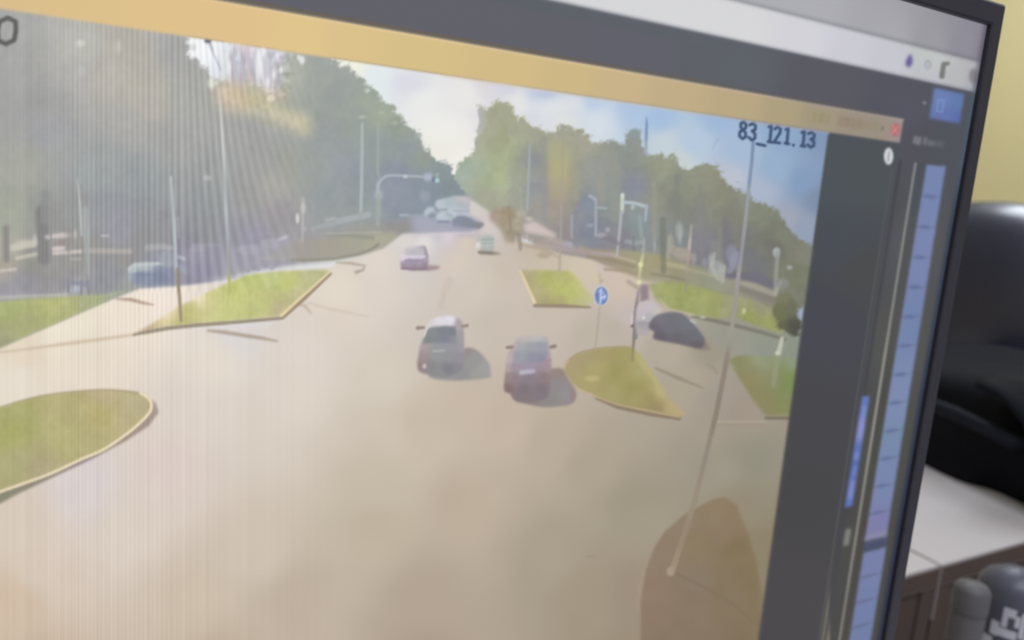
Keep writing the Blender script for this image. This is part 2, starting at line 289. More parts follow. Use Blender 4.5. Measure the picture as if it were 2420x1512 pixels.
# ---------- road
L_road = label('road', 'wide sunlit beige asphalt junction filling the video')
ROAD = [(-760, 830), (0, 822), (254, 711), (330, 682), (420, 676), (500, 668), (560, 660), (640, 640), (780, 632), (800, 620), (860, 604), (905, 588), (938, 562), (950, 552), (970, 540), (1000, 528), (1020, 505), (1060, 490), (1090, 470), (1112, 470),
    (1130, 482), (1180, 515), (1200, 545), (1200, 560), (1255, 575), (1300, 590), (1330, 600), (1400, 612), (1430, 625), (1500, 640), (1560, 660), (1640, 690), (1740, 700), (1800, 715), (1900, 760), (1960, 780), (1960, 2200), (-760, 2200)]
RS = [(1020, 520, 166, 170, 186), (990, 535, 168, 168, 178), (1060, 540, 166, 168, 184), (1100, 540, 164, 166, 182), (1120, 500, 212, 204, 200), (1150, 530, 212, 202, 198), (1060, 553, 226, 212, 216), (960, 560, 218, 212, 206), (1000, 570, 224, 220, 216), (1100, 570, 216, 202, 186), (1080, 620, 212, 200, 186),
    (900, 620, 220, 210, 200), (900, 680, 218, 208, 198), (1100, 700, 206, 196, 183), (800, 690, 226, 216, 200), (800, 760, 220, 208, 196), (560, 790, 220, 214, 212), (700, 830, 222, 212, 203), (500, 850, 226, 217, 204), (200, 870, 228, 217, 200), (50, 890, 230, 220, 205), (150, 780, 234, 224, 206), (300, 730, 236, 224, 208), (380, 690, 238, 226, 214), (60, 840, 226, 212, 192), (900, 900, 212, 202, 187), (700, 900, 220, 210, 198),
    (600, 1000, 217, 207, 195), (450, 960, 220, 209, 198), (400, 1100, 218, 204, 196), (300, 1250, 217, 205, 193), (200, 1150, 216, 206, 204), (100, 1350, 213, 198, 184), (30, 1420, 208, 188, 166), (30, 1250, 216, 202, 186), (600, 1300, 205, 192, 176), (450, 1420, 204, 188, 170), (700, 1420, 190, 175, 158), (900, 1000, 205, 194, 178), (900, 1150, 198, 186, 168), (900, 1250, 192, 180, 160), (1100, 950, 199, 184, 168), (1000, 1000, 200, 186, 168), (1200, 1000, 196, 180, 163), (1100, 1200, 188, 172, 154),
    (1000, 1400, 178, 163, 146), (1000, 1560, 172, 156, 140), (500, 1580, 190, 172, 152), (100, 1580, 200, 180, 160), (1300, 1300, 168, 157, 138), (1400, 1100, 173, 161, 143), (1300, 1040, 184, 170, 152), (1500, 1200, 160, 150, 132), (1500, 1400, 156, 141, 124), (1400, 1400, 160, 148, 128), (1500, 1560, 152, 138, 118), (1700, 1100, 155, 148, 132), (1780, 1080, 146, 142, 126), (1300, 740, 198, 186, 174), (1180, 760, 200, 188, 176), (1150, 660, 206, 196, 182),
    (1200, 640, 202, 190, 176), (1250, 580, 196, 184, 168), (1300, 620, 200, 188, 170), (1380, 640, 208, 196, 176), (1440, 640, 206, 190, 180), (1470, 680, 206, 190, 176), (1480, 740, 196, 184, 178), (1450, 780, 186, 175, 162), (1400, 790, 188, 178, 164), (1580, 830, 178, 168, 152), (1640, 890, 172, 162, 146), (1600, 930, 170, 160, 142), (1690, 1000, 162, 152, 138), (1760, 970, 160, 148, 134), (1700, 940, 162, 154, 142), (1720, 800, 152, 150, 140), (1820, 820, 144, 148, 136), (1880, 840, 138, 146, 132), (1680, 840, 158, 150, 134), (1750, 1200, 146, 136, 116), (1790, 1300, 138, 128, 104), (1790, 1500, 132, 120, 96)]
poly(ROAD, RS, 2.5, L_road, tex=[(1.5, 60, 41), (1.2, 160, 42)])
# shade under the far trees
poly([(935, 535), (960, 515), (1000, 508), (1050, 505), (1110, 510), (1142, 528), (1120, 545), (1060, 548), (960, 552), (938, 548)], [(950, 540, 148, 146, 146), (1000, 525, 166, 170, 184), (1040, 535, 168, 168, 182), (1100, 535, 160, 160, 178), (1040, 515, 160, 166, 180)], 5, None)
stroke([(1120, 550), (1040, 553), (960, 556)], 5, (226, 212, 220), 4, a=.6)
# stains and shadows cast on the road in the picture
for pts, w, c, a in [([(492, 781), (530, 785), (580, 793), (620, 799), (655, 806)], [6, 9, 9, 8, 4], (168, 154, 138), .85), ([(275, 706), (310, 708), (340, 716), (362, 720)], [3, 8, 6, 3], (162, 138, 122), .85),
                     ([(-60, 838), (40, 828), (150, 813), (250, 800), (320, 790)], [5, 5, 8, 8, 6], (202, 184, 162), .8), ([(795, 620), (830, 622), (862, 628), (858, 638), (842, 643)], [3, 6, 4, 5, 8], (166, 156, 142), .8),
                     ([(1050, 690), (1062, 662)], 18, (196, 184, 172), .35), ([(1042, 725), (1048, 700)], 14, (192, 180, 168), .3), ([(690, 715), (720, 722), (735, 740)], [10, 8, 5], (186, 168, 150), .6), ([(730, 715), (770, 728), (870, 748)], [4, 6, 3], (196, 184, 168), .5), ([(975, 890), (900, 1300)], [40, 120], (214, 204, 186), .0)]:
    stroke(pts, w, c, 3.5, a=a)
stroke([(390, 776), (560, 768), (640, 764)], 8, (222, 220, 226), 6, a=.5)
stroke([(1690, 997), (1810, 996)], 4, (178, 168, 148), 3, a=.7); stroke([(1700, 1004), (1800, 1004)], 6, (152, 138, 124), 4, a=.4)
stroke([(1550, 870), (1600, 892), (1662, 917)], [5, 9, 4], (150, 137, 120), 3, a=.85); stroke([(1670, 862), (1685, 868), (1696, 882)], [3, 7, 4], (152, 140, 122), 3, a=.7); stroke([(1385, 1314), (1408, 1314)], 4, (150, 134, 118), 3, a=.6)

# ---------- verges and islands
GR = [(6, 26, 51), (4, 9, 52)]
L_lg = label('grass_verge', 'sunlit grass verge at the left edge of the street, above the pale side road')
poly([(-760, 735), (0, 712), (50, 706), (160, 700), (250, 694), (300, 684), (290, 694), (254, 711), (0, 822), (-760, 1000)], [(20, 730, 172, 178, 116), (130, 715, 182, 184, 118), (60, 780, 172, 174, 122), (150, 740, 178, 180, 122), (220, 710, 168, 172, 130), (270, 695, 166, 172, 148), (0, 810, 160, 158, 122)], 2.5, L_lg, tex=GR)
stroke([(-60, 850), (0, 821), (254, 711)], 3, (150, 150, 118), 2.5, a=.5)
stroke([(-20, 704), (60, 700), (160, 696)], 7, (196, 196, 186), 4, a=.7)
L_i1 = label('traffic_island', 'bright green kerbed traffic island below the left trees')
I1 = [(312, 791), (350, 770), (420, 725), (500, 685), (551, 664), (585, 649), (664, 641), (770, 637), (780, 644), (664, 748), (560, 757), (400, 771)]
poly(I1, [(330, 785, 196, 176, 150), (400, 735, 232, 216, 178), (470, 700, 234, 222, 190), (450, 735, 196, 192, 124), (500, 700, 202, 200, 132), (430, 755, 190, 186, 120), (550, 690, 194, 198, 116), (540, 740, 196, 198, 124), (620, 720, 194, 196, 124), (680, 670, 196, 200, 118), (640, 650, 190, 196, 130), (740, 645, 184, 184, 136), (700, 700, 190, 184, 138), (600, 660, 192, 198, 120), (660, 735, 190, 180, 140)], 2.5, L_i1, tex=GR)
L_k = label('kerb', 'pale kerb of the left traffic island with its dark face')
stroke([(776, 645), (664, 746)], [4, 7], (228, 212, 168), 2, L_k); stroke([(782, 647), (720, 705), (668, 752)], [5, 8, 6], (160, 140, 120), 2.2, L_k); stroke([(664, 752), (560, 761), (470, 768), (400, 775), (350, 784), (316, 791)], [7, 8, 9, 9, 9, 5], (154, 142, 126), 2.2, L_k)
L_i2 = label('traffic_island', 'rounded grass island with a pale kerb at the lower left')
O = [(-420, 1030), (-300, 1002), (-150, 978), (0, 962), (36, 951), (95, 936), (167, 926), (238, 921), (286, 922), (333, 928), (352, 942), (357, 959), (348, 980), (310, 1016), (248, 1059), (190, 1085), (119, 1118), (48, 1144), (0, 1161), (-200, 1215), (-330, 1235), (-420, 1200), (-470, 1110)]
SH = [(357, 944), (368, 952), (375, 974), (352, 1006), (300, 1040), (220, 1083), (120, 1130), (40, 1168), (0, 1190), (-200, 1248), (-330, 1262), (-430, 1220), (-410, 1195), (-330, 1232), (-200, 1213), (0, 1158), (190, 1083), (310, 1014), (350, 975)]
poly(SH, [(0, 1178, 140, 136, 118), (120, 1128, 146, 136, 122), (200, 1090, 146, 130, 128), (280, 1048, 156, 140, 126), (365, 970, 164, 148, 138), (330, 1010, 162, 146, 136)], 2.5)  # shadow band below the rounded island, painted dark
poly(smooth(O), [(20, 980, 172, 170, 110), (30, 1020, 172, 172, 102), (150, 960, 180, 172, 118), (250, 935, 186, 172, 132), (240, 980, 184, 174, 114), (330, 960, 182, 172, 134), (150, 1040, 180, 174, 118), (40, 1100, 176, 170, 122), (230, 1050, 180, 172, 122), (100, 1110, 176, 166, 128), (310, 1000, 184, 172, 128)], 2.2, L_i2, tex=[(4, 30, 53), (3, 10, 54)])
stroke(smooth([(-60, 972), (0, 962), (36, 951), (95, 936), (167, 926), (238, 921), (286, 923), (330, 929)], 5, False), 4, (158, 146, 112), 2.2, a=.7)
L_k2 = label('kerb', 'curved pale kerb edging the rounded island at the lower left')
stroke(smooth([(330, 928), (350, 940), (358, 959), (349, 980), (310, 1017), (248, 1060), (190, 1086), (119, 1119), (48, 1145), (0, 1162), (-70, 1190)], 5, False), [5, 6, 7, 8] + [7] * 47, (230, 216, 184), 1.8, L_k2)
L_i3 = label('traffic_island', 'small square grass island left of the blue round sign')
poly([(1229, 637), (1345, 640), (1365, 660), (1398, 708), (1388, 724), (1264, 720)], [(1240, 645, 178, 168, 132), (1262, 690, 176, 168, 124), (1290, 660, 178, 178, 104), (1320, 650, 180, 180, 112), (1320, 685, 182, 184, 98), (1350, 690, 182, 186, 102), (1375, 680, 192, 188, 124), (1385, 715, 186, 184, 132), (1320, 713, 176, 170, 118), (1280, 712, 172, 164, 118)], 2.5, L_i3, tex=GR)
stroke([(1345, 640), (1370, 665), (1400, 710)], 8, (196, 190, 134), 4, a=.6)
L_k3 = label('kerb', 'pale kerb of the small square grass island')
stroke([(1230, 640), (1264, 716)], [5, 8], (224, 208, 172), 2, L_k3); stroke([(1264, 722), (1330, 723), (1394, 726)], [8, 9, 5], (150, 136, 116), 2.2, L_k3)
L_i4 = label('traffic_island', 'drop-shaped grass island in front of the maroon car')
poly([(1400, 938), (1459, 962), (1538, 980), (1606, 990), (1612, 980), (1560, 960), (1420, 925)], (142, 127, 106), 2.8)  # painted shadow under the lower edge of the drop-shaped island
I4 = [(1333, 873), (1342, 852), (1366, 836), (1406, 825), (1459, 820), (1492, 822), (1517, 846), (1538, 878), (1565, 926), (1615, 974), (1606, 984), (1538, 970), (1459, 954), (1406, 934), (1366, 916), (1345, 897)]
poly(smooth(I4, 5), [(1350, 870, 172, 158, 116), (1380, 845, 170, 156, 116), (1440, 835, 166, 154, 102), (1480, 840, 160, 154, 96), (1510, 870, 164, 158, 104), (1400, 880, 168, 158, 102), (1460, 880, 160, 152, 92), (1500, 910, 158, 150, 90), (1440, 930, 166, 156, 104), (1540, 940, 158, 146, 92), (1550, 960, 152, 138, 98), (1525, 860, 182, 174, 116), (1560, 925, 184, 174, 122), (1590, 965, 180, 164, 118)], 2.2, L_i4, tex=[(3, 26, 55)])
stroke([(1500, 835), (1535, 880), (1570, 930)], 12, (184, 174, 116), 5, a=.6); ell(1399, 894, 16, 6, (192, 180, 122), 4, a=.8)
L_k4 = label('kerb', 'thin pale kerb edging the drop-shaped island, with a painted shadow below it')
stroke(smooth([(1490, 821), (1459, 819), (1406, 824), (1366, 835), (1342, 852)], 5, False), 3, (160, 146, 108), 1.8, L_k4, a=.8)
stroke(smooth([(1342, 852), (1333, 873), (1344, 898), (1366, 918), (1406, 936), (1459, 956), (1538, 972), (1604, 986)], 5, False), 5, (192, 172, 138), 1.8, L_k4, a=.9)
stroke([(1410, 942), (1459, 962), (1538, 979), (1606, 990)], [3, 8, 9, 6], (138, 122, 102), 2, L_k4, a=.9)  # the island's shadow, painted dark along its kerb

# right-hand verges
L_rv0 = label('grass_verge', 'shaded far verge beneath the right-hand trees')
poly([(1300, 560), (1400, 590), (1470, 590), (1560, 600), (1640, 625), (1720, 650), (1800, 672), (1850, 695), (1860, 735), (1830, 728), (1760, 704), (1690, 690), (1600, 668), (1530, 665), (1490, 650), (1440, 630), (1390, 606), (1320, 592), (1250, 580)],
    [(1320, 575, 178, 166, 160), (1400, 598, 166, 154, 132), (1450, 610, 158, 148, 128), (1500, 620, 164, 158, 126), (1560, 615, 160, 154, 116), (1600, 640, 152, 146, 120), (1560, 655, 164, 158, 136), (1660, 650, 148, 148, 128), (1740, 670, 148, 146, 130), (1680, 675, 150, 152, 132), (1800, 690, 142, 136, 128), (1830, 700, 132, 128, 116), (1780, 660, 154, 148, 138)], 4, L_rv0, tex=[(3, 20, 56)])
for pts, w, c in [([(1390, 606), (1450, 616), (1500, 630)], 8, (150, 138, 118)), ([(1430, 636), (1480, 640), (1510, 648)], 7, (162, 146, 126)), ([(1540, 647), (1590, 655), (1620, 662)], [5, 7, 4], (134, 128, 110)), ([(1565, 622), (1620, 632)], 12, (176, 170, 132)), ([(1740, 660), (1830, 694)], 14, (164, 158, 146)), ([(1750, 682), (1830, 710)], 14, (130, 126, 118)), ([(1485, 665), (1520, 690)], 9, (168, 158, 138))]:
    stroke(pts, w, c, 4, a=.8)
L_rv = label('grass_verge', 'bright grass verge running behind the black car')
poly([(1534, 672), (1560, 664), (1620, 668), (1700, 690), (1770, 705), (1830, 728), (1850, 790), (1800, 774), (1740, 750), (1690, 752), (1640, 745), (1580, 728), (1548, 706)], [(1545, 690, 162, 164, 112), (1580, 690, 160, 164, 102), (1620, 720, 156, 162, 98), (1680, 710, 156, 160, 96), (1680, 735, 154, 158, 100), (1730, 730, 152, 150, 116), (1770, 745, 150, 156, 90), (1810, 765, 150, 154, 92), (1800, 725, 146, 144, 116), (1740, 705, 156, 158, 122)], 3, L_rv, tex=GR)
stroke([(1635, 748), (1690, 758), (1740, 770), (1800, 785), (1855, 802)], [4, 9, 9, 9, 8], (124, 120, 110), 2.6, L_rv, a=.9)
stroke([(1560, 708), (1580, 730), (1640, 745)], 5, (196, 184, 162), 3, a=.6)
ell(1758, 735, 4, 7, (192, 198, 142), 2)
L_rv2 = label('grass_verge', 'olive grass verge at the lower right edge of the video')
poly([(1722, 850), (1745, 840), (1820, 842), (1900, 850), (1895, 985), (1812, 985), (1780, 945), (1745, 890)], [(1750, 850, 138, 138, 98), (1800, 850, 146, 152, 120), (1880, 850, 138, 148, 122), (1770, 900, 140, 134, 92), (1800, 950, 136, 132, 90), (1830, 900, 138, 138, 98), (1865, 900, 122, 140, 82), (1850, 960, 132, 138, 86), (1820, 980, 136, 130, 92)], 3, L_rv2, tex=[(3, 24, 57)])
stroke([(1810, 988), (1880, 988)], 7, (122, 114, 96), 2.2, L_rv2); stroke([(1800, 981), (1880, 980)], 4, (150, 144, 118), 2.2, a=.7)
L_bush = label('shrub', 'round dark green shrub at the right edge of the video')
poly([(1838, 700), (1852, 690), (1872, 698), (1884, 720), (1894, 760), (1892, 792), (1880, 796), (1858, 786), (1838, 772), (1828, 745), (1830, 718)], [(1850, 700, 122, 122, 96), (1845, 745, 112, 114, 84), (1875, 730, 110, 110, 92), (1875, 770, 84, 84, 76), (1850, 775, 100, 100, 76), (1885, 780, 82, 82, 78)], 5, L_bush, seed=4, leaf=.3)
# brown island in the corner
L_i5 = label('traffic_island', 'bare brown rounded island at the foot of the long leaning pole')
I5 = [(1516, 2200), (1514, 1421), (1518, 1398), (1528, 1341), (1548, 1290), (1571, 1256), (1613, 1219), (1647, 1199), (1684, 1180), (1713, 1175), (1741, 1193), (1767, 1256), (1789, 1327), (1800, 1400), (1806, 1480), (1800, 2200)]
stroke(smooth([(1508, 1440), (1514, 1385), (1530, 1320)], 4, False), 10, (166, 146, 124), 4, a=.5)
poly(I5, [(1700, 1190, 142, 124, 98), (1620, 1230, 140, 124, 104), (1560, 1300, 142, 124, 106), (1540, 1400, 142, 122, 104), (1650, 1280, 138, 122, 94), (1700, 1260, 140, 122, 98), (1740, 1300, 130, 114, 84), (1650, 1370, 136, 120, 102), (1720, 1400, 132, 116, 92), (1770, 1380, 130, 114, 86), (1640, 1420, 136, 118, 100), (1600, 1560, 134, 116, 98), (1760, 1560, 128, 110, 86)], 2.6, L_i5, tex=[(2, 30, 58)])
stroke([(1600, 1356), (1660, 1385), (1730, 1425), (1780, 1470)], [7, 8, 7, 6], (124, 108, 88), 4, a=.6)
poly([(1748, 1195), (1800, 1300), (1810, 1480), (1806, 1480), (1790, 1330), (1767, 1256)], (142, 128, 104), 8, a=.5)

# ---------- street furniture
L_lp = label('lamp_post', 'tall pale lamp post on the bright left island')
stroke([(519, 220), (524, 300), (532, 430), (536, 540), (541, 660)], [4, 6, 8, 8, 7], [(522, 260, 196, 197, 192), (526, 340, 196, 198, 196), (534, 480, 178, 184, 186), (538, 560, 168, 170, 178), (540, 620, 168, 168, 162), (541, 670, 174, 172, 128)], 1.6, L_lp); stroke([(541, 655), (543, 690)], 8, (176, 172, 116), 2.5, L_lp, a=.7)
L_lp2 = label('lamp_post', 'lamp post at the left corner of the bright island, dark at its foot')
stroke([(404, 418), (410, 520), (417, 640)], [5, 8, 9], [(404, 430, 190, 196, 196), (410, 520, 182, 188, 190), (416, 630, 172, 176, 186)], 1.8, L_lp2); stroke([(418, 636), (424, 700), (428, 758)], [8, 8, 7], (158, 146, 122), 1.8, L_lp2)
stroke([(420, 514), (423, 560)], 5, (168, 174, 176), 2, L_lp2, a=.8)
L_lp3 = label('lamp_post', 'pale lamp post at the far left above the dark barrier')
stroke([(183, 425), (190, 500), (193, 556)], [4, 6, 5], (182, 186, 184), 2, L_lp3); stroke([(202, 495), (205, 560), (208, 645)], [14, 14, 5], (168, 172, 172), 3.5, L_lp3, a=.85)
L_lp4 = label('lamp_post', 'tall straight lamp post left of the overhead traffic-light arm')
stroke([(856, 292), (855, 400), (853, 500)], [6, 8, 8], (172, 181, 184), 1.6, L_lp4); ell(856, 276, 9, 4, (182, 188, 178), 3, L_lp4, a=.8); stroke([(853, 500), (853, 545)], 8, (160, 164, 158), 2, a=.5)
L_lp5 = label('lamp_post', 'faint lamp post just left of the traffic-light arm')
stroke([(894, 290), (893, 410)], 6, (162, 172, 166), 2.2, L_lp5, a=.8); ell(933, 291, 8, 4, (178, 186, 170), 3, a=.7); ell(901, 265, 6, 4, (176, 186, 166), 3, a=.6)
L_tl = label('traffic_light', 'overhead traffic-light arm reaching over the far end of the street')
stroke([(896, 412), (895, 440)], 5, (162, 170, 172), 2, L_tl, a=.8)
stroke([(893, 460), (893, 436), (900, 426), (911, 416), (930, 414), (970, 416), (1003, 418)], [10, 9, 7, 6, 6, 6, 6], (172, 178, 186), 1.6, L_tl)
rect(886, 452, 904, 470, (172, 180, 180), 3, L_tl); stroke([(895, 465), (893, 530)], [12, 10], (164, 170, 166), 3, L_tl, a=.85)
rect(1003, 409, 1021, 427, (176, 182, 198), 2.5, L_tl); ell(958, 417, 5, 4, (196, 202, 208), 2, L_tl); ell(1033, 426, 5, 6, (178, 206, 206), 2.5, L_tl); ell(1033, 413, 4, 5, (156, 178, 172), 2.5, L_tl); ell(1024, 425, 4, 5, (116, 130, 150), 2.5, L_tl)
ell(1004, 462, 12, 12, (158, 164, 174), 7, a=.7)
L_tl2 = label('traffic_light', 'small white-headed signal post at the end of the left trees')
stroke([(716, 470), (715, 570)], [8, 5], (182, 178, 178), 2.5, L_tl2, a=.85); ell(703, 516, 4, 12, (212, 210, 206), 2, L_tl2); ell(716, 492, 6, 14, (196, 194, 188), 3, L_tl2, a=.8)
ell(490, 420, 9, 6, (190, 193, 192), 3, a=.7)
L_rp = label('lamp_post', 'thin grey lamp post behind the pale yellow-green tree on the right')
stroke([(1252, 342), (1249, 420), (1246, 495)], [4, 6, 6], (164, 170, 172), 1.8, L_rp); stroke([(1200, 434), (1218, 436), (1230, 446), (1232, 490)], [4, 5, 5, 6], (162, 170, 160), 2.5, a=.6)
L_rp2 = label('lamp_post', 'slim beige lamp post rising from the small square island')
stroke([(1331, 300), (1328, 420), (1325, 560), (1322, 640)], [3, 4, 6, 6], [(1330, 330, 160, 160, 148), (1328, 450, 168, 160, 146), (1326, 540, 166, 160, 154), (1323, 630, 180, 166, 150)], 1.8, L_rp2, a=.85)
L_rp3 = label('signal_post', 'pale signal post with a short arm in the right-hand side road')
stroke([(1408, 470), (1408, 556)], 6, (162, 168, 178), 1.8, L_rp3); stroke([(1394, 463), (1405, 469)], 8, (164, 172, 186), 2.5, L_rp3); stroke([(1408, 490), (1432, 492)], 7, (158, 168, 168), 2.2, L_rp3)
stroke([(1352, 512), (1351, 560)], [8, 6], (160, 168, 176), 2.5, a=.8)
L_tl3 = label('traffic_light', 'white-headed traffic-light gantry on the right-hand side of the junction')
stroke([(1471, 462), (1470, 500)], 9, (196, 206, 192), 2, L_tl3); stroke([(1468, 500), (1464, 550), (1458, 604)], [8, 7, 6], (172, 174, 178), 1.8, L_tl3); ell(1471, 462, 4, 6, (208, 214, 204), 2, L_tl3)
stroke([(1476, 478), (1500, 480), (1528, 488)], [8, 8, 9], (178, 188, 198), 1.8, L_tl3); stroke([(1528, 488), (1525, 520)], [8, 6], (164, 172, 188), 1.8, L_tl3); ell(1495, 490, 5, 6, (172, 184, 176), 2.5, L_tl3); stroke([(1512, 512), (1516, 560)], 9, (154, 166, 168), 3, L_tl3, a=.7)
L_tl4 = label('traffic_light', 'tall dark signal pole with pale lamps standing on the drop-shaped island')
stroke([(1522, 565), (1520, 600), (1514, 625), (1510, 668)], [6, 7, 7, 7], [(1521, 580, 160, 166, 162), (1514, 625, 196, 196, 150), (1510, 660, 186, 184, 150)], 1.8, L_tl4)
ell(1514, 625, 6, 6, (218, 220, 168), 2, L_tl4); ell(1510, 667, 6, 6, (218, 218, 176), 2, L_tl4)
rect(1513, 672, 1533, 714, (146, 132, 138), 3, L_tl4); stroke([(1508, 690), (1502, 740), (1500, 775), (1494, 852)], [6, 9, 8, 5], [(1508, 690, 160, 146, 148), (1502, 740, 130, 122, 128), (1500, 775, 128, 122, 122), (1495, 845, 146, 136, 104)], 1.8, L_tl4)
ell(1496, 770, 6, 4, (116, 106, 108), 2, L_tl4); stroke([(1494, 745), (1492, 765)], 5, (206, 194, 196), 2, L_tl4); stroke([(1503, 766), (1503, 798)], 8, (132, 134, 136), 2, L_tl4)
L_sign = label('road_sign', 'round blue sign with a white forked arrow on a thin post')
stroke([(1418, 720), (1412, 780), (1407, 822)], [3, 4, 4], (172, 162, 148), 1.6, L_sign, a=.9)
ell(1421, 698, 18, 25, (196, 202, 206), 2.5, L_sign); ell(1421, 699, 15, 21, (112, 130, 176), 2, L_sign)
stroke([(1419, 716), (1420, 685)], 5, (188, 200, 232), 1.6, L_sign); stroke([(1414, 690), (1420, 682), (1426, 690)], 3, (170, 186, 224), 1.6, L_sign); stroke([(1421, 704), (1430, 700)], 5, (192, 204, 236), 1.6, L_sign); stroke([(1425, 693), (1432, 700), (1426, 708)], 3, (182, 196, 230), 1.6, L_sign)
stroke([(1416, 645), (1420, 668), (1425, 660)], [3, 6, 4], (178, 166, 146), 2.5, a=.7); ell(1408, 660, 6, 10, (206, 198, 160), 4, a=.6)
L_pp = label('lamp_post', 'slim post in front of the far right-hand trees')
stroke([(1634, 532), (1630, 575), (1625, 620), (1620, 690)], [5, 7, 7, 4], [(1633, 540, 162, 160, 148), (1630, 580, 186, 176, 166), (1624, 620, 164, 150, 136), (1620, 680, 150, 146, 128)], 2, L_pp)
for x, y, rx, ry, c in [(1605, 545, 10, 22, (160, 166, 162)), (1607, 555, 4, 18, (178, 182, 182)), (1585, 575, 7, 26, (164, 160, 148)), (1612, 600, 20, 16, (164, 156, 142)), (1547, 580, 3, 14, (170, 176, 178)), (1690, 635, 16, 20, (166, 168, 166)), (1680, 615, 6, 14, (172, 174, 174)), (1705, 640, 8, 20, (172, 174, 170)), (1640, 610, 6, 12, (160, 162, 160)), (1665, 620, 7, 10, (150, 150, 158)), (1730, 600, 14, 22, (142, 142, 160)), (1735, 615, 10, 20, (146, 146, 166))]:
    ell(x, y, rx, ry, c, 4, a=.7)
stroke([(1715, 650), (1790, 655), (1830, 675)], [14, 26, 20], (112, 108, 122), 6, a=.85); stroke([(1770, 610), (1800, 640)], 50, (116, 116, 126), 14, a=.6)
ell(1835, 596, 9, 12, (168, 176, 178), 3, a=.9); stroke([(1838, 600), (1834, 650), (1832, 690)], [10, 9, 9], (152, 154, 152), 2.6, a=.8); ell(1866, 632, 6, 5, (170, 174, 178), 3, a=.8); stroke([(1845, 665), (1832, 695)], 8, (166, 166, 146), 3, a=.8); ell(1850, 670, 14, 14, (140, 142, 138), 6, a=.7)
for pts, w, c, a in [([(1566, 520), (1568, 640)], 14, (122, 124, 112), .7), ([(1480, 570), (1500, 575), (1515, 572)], 10, (164, 170, 172), .6), ([(1497, 560), (1498, 590)], 5, (118, 124, 126), .7), ([(1430, 560), (1460, 575)], 12, (132, 126, 136), .6), ([(1360, 500), (1362, 585)], 14, (134, 138, 152), .5),
                     ([(1582, 560), (1578, 610)], 8, (170, 166, 154), .7), ([(1590, 590), (1625, 606)], 22, (170, 160, 146), .6), ([(1688, 600), (1682, 630), (1698, 660)], 8, (178, 180, 176), .7), ([(1712, 630), (1708, 665)], 9, (176, 178, 172), .7), ([(1725, 640), (1740, 600)], 14, (150, 150, 168), .6), ([(1580, 622), (1640, 640), (1700, 655)], 6, (174, 168, 142), .6), ([(1398, 596), (1450, 604), (1500, 618)], 5, (196, 180, 164), .7)]:
    stroke(pts, w, c, 3, a=a)
L_long = label('lamp_post', 'very long leaning lamp post in the right foreground of the video')
LP = [(1780, 334), (1777, 380), (1770, 440), (1762, 520), (1752, 600), (1744, 660), (1736, 730), (1726, 800), (1712, 880), (1692, 980), (1670, 1070), (1640, 1190), (1616, 1265), (1588, 1350)]
stroke(LP, [7, 8, 8, 9, 9, 10, 10, 11, 12, 12, 11, 12, 13, 14], [(1780, 340, 122, 140, 170), (1772, 430, 128, 144, 168), (1768, 455, 150, 158, 166), (1762, 520, 152, 153, 155), (1752, 600, 148, 147, 152), (1745, 655, 158, 154, 158), (1740, 700, 156, 150, 142), (1730, 770, 156, 152, 140), (1712, 880, 140, 130, 116), (1692, 980, 138, 128, 112), (1670, 1070, 144, 134, 122), (1640, 1190, 150, 138, 120), (1616, 1265, 148, 132, 112), (1588, 1350, 156, 140, 118)], 1.8, L_long)
ell(1584, 1350, 9, 11, (164, 148, 128), 3, L_long)
L_bol = label('post', 'pale striped post on the lower right verge of the video')
stroke([(1848, 800), (1840, 836)], [9, 12], (188, 190, 174), 3, L_bol); stroke([(1840, 836), (1832, 880), (1828, 912)], [12, 14, 9], (146, 152, 122), 4, L_bol, a=.8); ell(1838, 834, 6, 5, (200, 202, 184), 2.5)
ell(1698, 330, 3, 3, (150, 166, 190), 3, a=.6); stroke([(1695, 330), (1684, 350)], 3, (148, 166, 192), 2, a=.5)

# ---------- mid shrubs, right kerb
L_sh = label('shrub', 'brownish shrubs and posts at the right kerb of the main road')
poly([(1155, 505), (1175, 492), (1200, 488), (1230, 505), (1238, 540), (1225, 572), (1195, 572), (1185, 545), (1160, 520)], [(1170, 505, 168, 152, 138), (1195, 510, 162, 150, 128), (1220, 530, 170, 162, 142), (1200, 555, 160, 150, 128), (1222, 560, 156, 144, 132)], 5, L_sh, tex=[(7, 10, 61)])
stroke([(1202, 490), (1206, 545)], 8, (150, 138, 116), 3, L_sh, a=.7); ell(1232, 505, 12, 10, (178, 174, 154), 5, a=.8); ell(1250, 517, 9, 5, (198, 192, 168), 3, a=.8)
poly([(1236, 530), (1262, 522), (1312, 552), (1316, 562), (1280, 556), (1240, 548)], (206, 192, 188), 4); stroke([(1238, 560), (1310, 578)], 9, (168, 154, 148), 4, a=.7); stroke([(1230, 578), (1290, 590), (1320, 608)], [6, 10, 4], (176, 160, 142), 4, a=.7); ell(1285, 603, 16, 8, (170, 156, 136), 5, a=.7)
stroke([(1228, 555), (1230, 588)], 8, (150, 134, 130), 3, a=.7); stroke([(1218, 560), (1220, 585)], 4, (206, 192, 182), 2.5, a=.6)
for x, y, w, h, c in [(1395, 532, 8, 4, (160, 166, 176)), (1436, 543, 6, 6, (170, 168, 176)), (1420, 555, 14, 6, (166, 164, 170)), (1345, 580, 8, 10, (168, 168, 190)), (1440, 600, 20, 4, (180, 168, 158))]:
    ell(x, y, w, h, c, 3, a=.8)
stroke([(1300, 575), (1360, 592), (1440, 604)], [10, 14, 8], (166, 154, 156), 5, a=.7)

